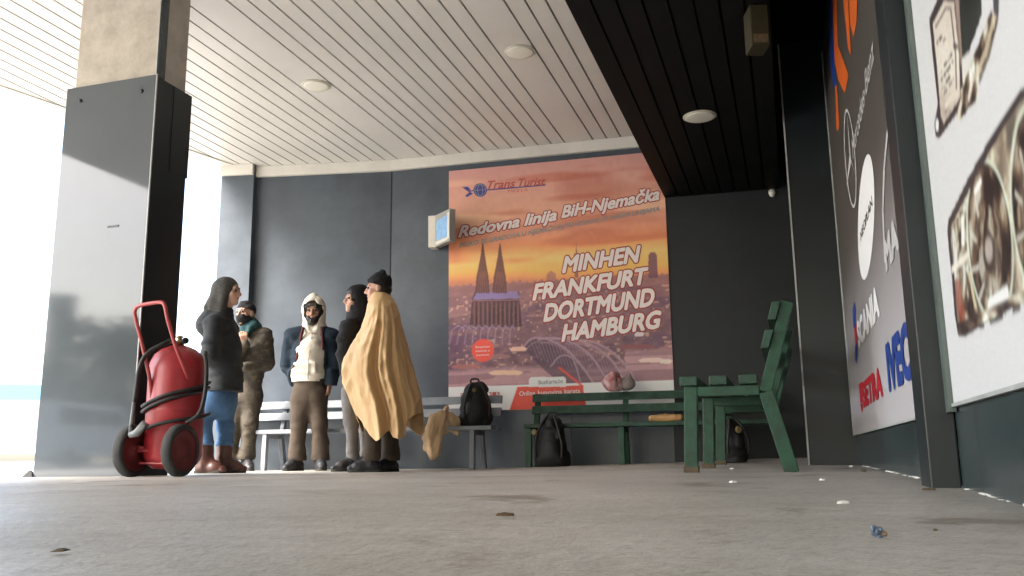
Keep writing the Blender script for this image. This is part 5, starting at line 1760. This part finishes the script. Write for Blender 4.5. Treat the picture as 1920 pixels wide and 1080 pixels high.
F.ell(P2.Q(0, .022, -.055), (.070, .090, .072), B); F.ell(P2.Q(0, .075, -.03), (.042, .045, .045), B, .03); F.rough(.006, 22)
F.cut(P2.Q(0, .05, -.008), u_ * 1.0 + f_ * .05)
field_obj('face_mask', F, M['black_cloth'], P2.t)
F = Field((-.35, -.3, 1.2), (.3, .3, 1.85), .006)
F.ell(P2.Q(0, -.012, .045), (.087, .106, .092), B); F.rough(.010, 20); F.cut(P2.Q(0, .05, .042), -u_ + f_ * .35)
field_obj('hat', F, M['black_cloth'], P2.t)
F = Field((-.35, -.3, 1.1), (.3, .3, 1.6), .006)
F.cone(J(450, 617, -.05), J(466, 612, -.05), .055, .06, .04); F.cone(J(457, 612, .03), J(457, 622, .03), .10, .10, .03); F.cone(J(463, 618, -.10), J(460, 632, -.13), .035, .02, .03)
F.rough(.014, 14)
field_obj('scarf', F, M['teal'], P2.t)
P2.done(M['skin_tan'])

# ---------- person in black hood and grey jeans
P4 = Person('person in black hooded top and grey jeans, looking left past the blanket', 664, 881, 8.0, (-.8, -.6, 0)); J = P4.J
P4.head(J(661, 560, -.02), (-.9, -.62, .03), 'skin', 1.0)
P4.trunk(J(668, 600), J(668, 625), J(664, 720))
sh, el, wr = J(652, 618, -.16), J(647, 668, -.20), J(651, 704, -.22)
sh2, el2, wr2 = J(684, 612, .12), J(692, 665, .10), J(690, 705, .0)
P4.arm(sh, el, wr); P4.arm(sh2, el2, wr2); P4.hand(wr, (.1, -.1, -1), (1, .2, 0), .5); P4.hand(wr2, (-.3, -.2, -1), (-1, 0, 0), .5, -1)
L1 = (J(657, 735, -.08), J(661, 795, -.09), J(664, 856, -.07)); L2 = (J(676, 735, .08), J(682, 795, .06), J(684, 856, .06))
for l in (L1, L2): P4.leg(*l)
P4.foot(L1[2], (-.9, -.45, 0), .27, M['boot'], .07); P4.foot(L2[2], (-.8, -.6, 0), .27, M['boot'], .07)
P4.trousers(J(667, 728), (L1, L2), M['grey_jean'], (.115, .084, .062, .050), .012)
F = Field((-.36, -.42, .72), (.36, .36, 1.5), .007)
F.cone(J(668, 604), J(668, 635), .11, .150, .06, flat=(P4.f, .74)); F.cone(J(668, 635), J(667, 695), .150, .150, .05, flat=(P4.f, .78))
for a, b, c in ((sh, el, wr), (sh2, el2, wr2)):
    F.cone(a, b, .076, .066, .04); F.cone(b, c, .064, .050, .03)
F.cone(sh, sh2, .07, .07, .05)
F.rough(.013, 7, (.8, .8, 1.1), 12.0); F.rough(.008, 15, (.5, .5, 1.5), 11.)
F.cut((0, 0, J(0, 706)[2]), (0, 0, -1))
field_obj('jacket', F, M['black_cloth'], P4.t)
F = Field((-.36, -.3, 1.2), (.36, .3, 1.8), .006)
r_, f_, u_ = P4.hb; B = np.stack([r_, f_, u_])
F.ell(P4.Q(0, -.015, .025), (.110, .125, .132), B); F.cone(P4.Q(0, -.03, -.07), P4.Q(0, -.04, -.16), .105, .125, .05)
F.ell(P4.Q(0, .0, .015), (.094, .115, .115), B, .01, 's'); F.ell(P4.Q(.0, .125, -.01), (.073, .095, .112), B, .02, 's'); F.cone(P4.Q(0, .10, -.10), P4.Q(0, .13, -.16), .045, .03, .02, 's')
F.rough(.010, 10, seed=7.)
field_obj('hood', F, M['black_cloth'], P4.t)
F = Field((-.3, -.3, 1.3), (.36, .3, 1.8), .006)
F.ell(P4.Q(0, -.004, .024), (.088, .106, .110), B); F.ell(P4.Q(0, .110, -.040), (.060, .085, .092), B, .02, 's'); F.rough(.008, 26)
field_obj('hair', F, M['hair'], P4.t)  # fringe plus dark filling that imitates the shaded inside of the hood
P4.done(M['skin'])

# ---------- person wrapped in the tan blanket
P5 = Person('person in black knitted hat wrapped to the shins in a blanket, profile left', 708, 886, 7.6, (-1, -.05, 0)); J = P5.J
P5.head(J(703, 541, .0), (-1, -.10, -.05), 'skin', 1.0)
P5.trunk(J(713, 585), J(714, 615), J(712, 735))
sh, el, wr = J(714, 605, -.13), J(712, 660, -.12), J(684, 672, -.07)
sh2, el2, wr2 = J(714, 605, .13), J(712, 660, .12), J(684, 664, .05)
P5.arm(sh, el, wr); P5.arm(sh2, el2, wr2); P5.hand(wr, (-.7, .4, .2), (0, 1, 0), 1.0); P5.hand(wr2, (-.7, -.4, .2), (0, -1, 0), 1.0, -1)
L1 = (J(706, 745, -.09), J(704, 800, -.10), J(700, 856, -.10)); L2 = (J(720, 745, .09), J(727, 800, .08), J(730, 858, .07))
for l in (L1, L2): P5.leg(*l)
P5.foot(L1[2], (-1, -.12, 0), .27, M['boot'], .12); P5.foot(L2[2], (-.55, -.8, 0), .26, M['boot'], .12)
P5.trousers(J(713, 735), (L1, L2), M['brown_cloth'], (.12, .090, .074, .066), .016)
F = Field((-.36, -.3, 1.2), (.36, .3, 1.85), .006)
r_, f_, u_ = P5.hb; B = np.stack([r_, f_, u_])
F.ell(P5.Q(0, -.016, .050), (.090, .112, .098), B); F.cone(P5.Q(0, -.03, .12), P5.Q(0, -.045, .150), .05, .03, .04)
F.rough(.008, 24); F.cut(P5.Q(0, .03, .040), -u_ + f_ * .42)
field_obj('knitted_hat', F, M['black_cloth'], P5.t)
F = Field((-.3, -.3, 1.3), (.36, .3, 1.8), .006)
F.ell(P5.Q(0, -.035, .0), (.082, .085, .075), B); F.rough(.006, 30); F.cut(P5.Q(0, .0, .0), f_)
field_obj('hair', F, M['hair'], P5.t)
# black jumper under the blanket
F = Field((-.4, -.36, .7), (.36, .36, 1.5), .009)
F.cone(J(713, 590), J(714, 630), .10, .15, .06, flat=(P5.f, .74)); F.cone(J(714, 630), J(713, 710), .15, .15, .05, flat=(P5.f, .78))
for a, b, c in ((sh, el, wr), (sh2, el2, wr2)):
    F.cone(a, b, .062, .056, .04); F.cone(b, c, .054, .044, .03)
field_obj('jumper', F, M['black_cloth'], P5.t)
P5.done(M['skin'])

# the blanket itself: a draped sheet with folds
bl = thing('blanket', 'long tan blanket draped round the shoulders of a person', 'blanket', P5.t.location)
rows = [(548, 690, 722), (556, 688, 731), (570, 684, 739), (590, 680, 746), (614, 674, 753), (640, 661, 759), (660, 649, 764), (675, 642, 768), (690, 638, 771.5), (700, 636.5, 774), (720, 640, 779), (745, 650, 787), (765, 660, 791), (785, 668, 793), (800, 672, 794), (815, 676, 794), (835, 680, 794)]
NT, NR_ = 220, 150
ys = np.linspace(548, 835, NR_)
Lx = np.interp(ys, [r[0] for r in rows], [r[1] for r in rows]); Rx = np.interp(ys, [r[0] for r in rows], [r[2] for r in rows])
th = np.linspace(0, 2 * math.pi, NT, endpoint=False)
tv = (ys - 548) / (835 - 548)
hem_x = [630, 637, 645, 655, 667, 678, 690, 702, 714, 724, 733, 738, 745, 757, 765, 768, 780, 795]
hem_y = [700, 704, 714, 732, 758, 778, 798, 818, 831, 827, 814, 811, 824, 828, 822, 800, 784, 779]
sc5 = P5.sc
PX = np.zeros((NR_, NT)); PY = np.zeros((NR_, NT)); PZ = np.zeros((NR_, NT))
for j, a in enumerate(th):
    ca_, sa_ = math.cos(a), math.sin(a)        # a = -pi/2 faces the camera
    cxm = (Lx + Rx) / 2; ax_ = (Rx - Lx) / 2
    px0 = cxm + ax_ * ca_
    hy = np.interp(px0[-1] if True else 0, hem_x, hem_y) if sa_ < 0 else 806 + 14 * math.sin(3 * a)
    # vertical parameter stretched so the last row falls on the hem
    yy = 548 + (ys - 548) * (hy - 548) / (835 - 548)
    L2x = np.interp(yy, ys, Lx); R2x = np.interp(yy, ys, Rx)
    t_ = (yy - 548) / 287
    cxm = (L2x + R2x) / 2; ax_ = (R2x - L2x) / 2 * sc5
    dep = .075 + .17 * np.clip(t_ / .22, 0, 1) ** .7 + .05 * t_
    fold = np.clip((t_ - .06) / .5, 0, 1)
    a_ = a; a = a + .55 * math.sin(2.3 * a + 1) * .5
    s1 = 1 + fold * (.055 * math.sin(5 * a + .6) + .035 * np.sin(9 * a + 1.2 * t_ + 1.1) + .012 * np.sin(19 * a - 3 * t_)) * (1 - .6 * abs(ca_) ** 4)
    dy = fold * (.030 * np.sin(8 * a + 1.3 + 1.5 * t_) + .020 * np.sin(15 * a + 4 * t_)) * abs(sa_)
    a = a_
    PX[:, j] = (cxm - 708) * sc5 + ax_ * ca_ * (.97 + .03 * s1)
    PY[:, j] = dep * sa_ * s1 + dy + .0
    PZ[:, j] = (886 - yy) * sc5
Pp = np.stack([PX, PY, PZ], -1)
wn = vnoise(np.stack([PX * 1.0 - PZ * .5 + 5, PY + 5, PZ * .45 + PX * .5 + 5], -1), 9.0)
wn2 = vnoise(np.stack([PX * 1.1 + PZ * .35 + 3, PY + 3, PZ * .5 - PX * .3 + 3], -1), 17.0)
rid = (.3 - np.abs(wn) * 1.6) * .028 + (.25 - np.abs(wn2)) * .020
rad_dir = np.stack([np.cos(th)[None, :] * np.ones((NR_, 1)), np.sin(th)[None, :] * np.ones((NR_, 1)), np.zeros((NR_, NT))], -1)
Pp += rad_dir * (rid * np.clip(tv / .1, .25, 1)[:, None] - .006)[..., None]
me = bpy.data.meshes.new('blanket_cloth')
fq = [(i * NT + j, i * NT + (j + 1) % NT, (i + 1) * NT + (j + 1) % NT, (i + 1) * NT + j) for i in range(NR_ - 1) for j in range(NT)]
me.from_pydata(Pp.reshape(-1, 3).tolist(), [], [f[::-1] for f in fq])
me.update()
bo_ = link('blanket_cloth', me, M['blanket'], bl, True)
md = bo_.modifiers.new('thickness', 'SOLIDIFY'); md.thickness = .004; md.offset = -1

# ================================================================== OUTSIDE (seen past the pillar and mirrored in its cladding)
bus = thing('parked_bus', 'white parked coach with blue band beyond the platform, overexposed', 'bus', (-22.6, 30, -.03))
bx0 = Vector((0, 0, 0)); bux = Vector((.97, .24, 0)); buy = Vector((-.24, .97, 0))
g = bmesh.new(); add_box(g, bux * -6 + Vector((0, 0, .35)), bux * 12.5, buy * 2.5, Vector((0, 0, 2.75))); bevel(g, .12, 3); bm_obj('bus_body', g, M['white'], bus)
g = bmesh.new(); add_box(g, bux * -5.9 - buy * .012 + Vector((0, 0, 2.25)), bux * 12.3, buy * .01, Vector((0, 0, .55))); bm_obj('blue_band', g, mat('bus_blue', (.15, .38, .55), .4, .5), bus)
g = bmesh.new(); add_box(g, bux * 4.75 - buy * .012 + Vector((0, 0, .6)), bux * 1.1, buy * .01, Vector((0, 0, 1.6))); bm_obj('pink_advert', g, mat('bus_pink', (.70, .32, .32), .4, .5), bus)
g = bmesh.new()
for k in range(6):
    add_box(g, bux * (-5.6 + 1.7 * k) - buy * .012 + Vector((0, 0, 1.25)), bux * 1.55, buy * .01, Vector((0, 0, .9)))
bm_obj('windows', g, mat('bus_glass', (.22, .42, .50), .1, .5), bus)
for a in (-4, 3.9):
    g = bmesh.new(); add_lathe(g, [(.25, -.02), (.5, 0), (.5, .25), (.25, .27)], bux * a + buy * .05 + Vector((0, 0, .5)), buy, 24); bm_obj('wheel', g, M['tyre'], bus)

tw = thing('apartment_block', 'tall pale apartment block across the road, mirrored in the pillar cladding', 'building', (-193, -94, -.15), None, rad(28))
g = bmesh.new(); add_box(g, (-2.5, -3, 0), (5, 0, 0), (0, 6, 0), (0, 0, 37)); bm_obj('wall', g, mat('block_render', (.34, .33, .31), .8, .3, .1, .3), tw)
for fl in range(11):
    for wy in (-2.3, -.6, 1.1):
        g = bmesh.new(); add_box(g, (2.503, wy, 2 + fl * 3), (.05, 0, 0), (0, 1.2, 0), (0, 0, 1.5)); bm_obj('window', g, M['rubber'], tw)
sl_ = thing('street_lamp', 'grey curved street lamp across the road, mirrored in the pillar cladding', 'street lamp', (-46.8, -18.8, -.15))
g = bmesh.new(); add_tube(g, [(0, 0, 0), (0, 0, 7.6)], [.11, .07], 10); bm_obj('lamp_pole', g, M['steel'], sl_)
g = bmesh.new(); add_tube(g, spline([(0, 0, 7.55), (.1, -.3, 8.1), (.5, -1.2, 8.5), (.8, -2.0, 8.6)], 6), .055, 8); bm_obj('lamp_arm', g, M['steel'], sl_, True)
g = bmesh.new(); add_box(g, (.68, -2.7, 8.5), (.3, 0, 0), (0, .8, 0), (0, 0, .16)); bevel(g, .04); bm_obj('lamp_head', g, M['box_grey'], sl_)
M['bark'] = mat('bark', (.09, .07, .05), .9, .2, .3, 6)
M['leaves'] = mat('leaves', (.055, .075, .035), .7, .3, .35, 2)


def tree(label, x, y, h, r, seed):
    rs_ = np.random.RandomState(seed)
    t = thing('tree', label, 'tree', (x, y, -.15), 'trees across the road')
    g = bmesh.new()
    add_tube(g, [(0, 0, 0), (.1, .05, h * .3), (.05, .1, h * .6), (.1, .0, h * .85)], [.28, .2, .12, .04], 9)
    for k in range(9):
        a = rs_.uniform(0, 6.28); z0 = h * rs_.uniform(.28, .6)
        add_tube(g, [(.07, .05, z0), (math.cos(a) * r * .4, math.sin(a) * r * .4, z0 + h * .14), (math.cos(a) * r * .75, math.sin(a) * r * .75, z0 + h * .22)], [.09, .06, .02], 6)
    bm_obj('trunk', g, M['bark'], t)
    cl_ = [(rs_.uniform(-.6, .6) * r, rs_.uniform(-.6, .6) * r, h * rs_.uniform(.2, .95), r * rs_.uniform(.3, .5)) for _ in range(16)]
    V = []; Fc = []
    for cx, cy, cz, cr in cl_:
        n_ = 170
        d = rs_.normal(size=(n_, 3)); d /= np.linalg.norm(d, axis=1)[:, None]
        pp = np.array([cx, cy, cz]) + d * cr * rs_.uniform(.45, 1.05, (n_, 1))
        for q_ in pp:
            a = rs_.normal(size=3); a /= np.linalg.norm(a); b = np.cross(a, rs_.normal(size=3)); b /= np.linalg.norm(b)
            s_ = rs_.uniform(.14, .30); i0 = len(V)
            V += [tuple(q_ - a * s_), tuple(q_ + b * s_ * .6), tuple(q_ + a * s_), tuple(q_ - b * s_ * .6)]
            Fc.append((i0, i0 + 1, i0 + 2, i0 + 3))
    me = bpy.data.meshes.new('crown'); me.from_pydata(V, [], Fc); me.update()
    link('crown', me, M['leaves'], t)


tree('tall full tree across the road, right of the mirrored street lamp', -37.1, -15.9, 6.3, 3.2, 1)
tree('smaller round tree across the road, behind the mirrored street lamp', -48.5, -20.6, 5.6, 3.2, 2)
tree('broad low tree across the road, left of the mirrored street lamp', -42.1, -13.6, 4.4, 3.0, 3)
van = thing('parked_van', 'pale parked van across the road, mirrored low in the pillar cladding', 'van', (-25, -6.8, -.15), None, rad(62))
g = bmesh.new()
prof = [(-2.3, .35), (-2.3, 1.1), (-1.9, 1.25), (-1.2, 1.95), (2.2, 1.95), (2.35, 1.2), (2.35, .35)]
add_slab(g, [(a, -.9, z) for a, z in prof], (0, 1, 0), 1.8); bevel(g, .06); bm_obj('van_body', g, M['white'], van)
g = bmesh.new()
for sy in (-.912, .902):
    add_slab(g, [(a, sy, z) for a, z in ((-1.55, 1.3), (-1.05, 1.8), (.3, 1.8), (.3, 1.3))], (0, 1, 0), .01); add_slab(g, [(a, sy, z) for a, z in ((.45, 1.3), (.45, 1.8), (2.0, 1.8), (2.1, 1.3))], (0, 1, 0), .01)
bm_obj('windows', g, M['rubber'], van)
for a in (-1.4, 1.5):
    for sy in (-.92, .74):
        g = bmesh.new(); add_lathe(g, [(.15, 0), (.33, .01), (.33, .17), (.15, .18)], (a, sy, .33), (0, 1, 0), 20); bm_obj('wheel', g, M['tyre'], van)
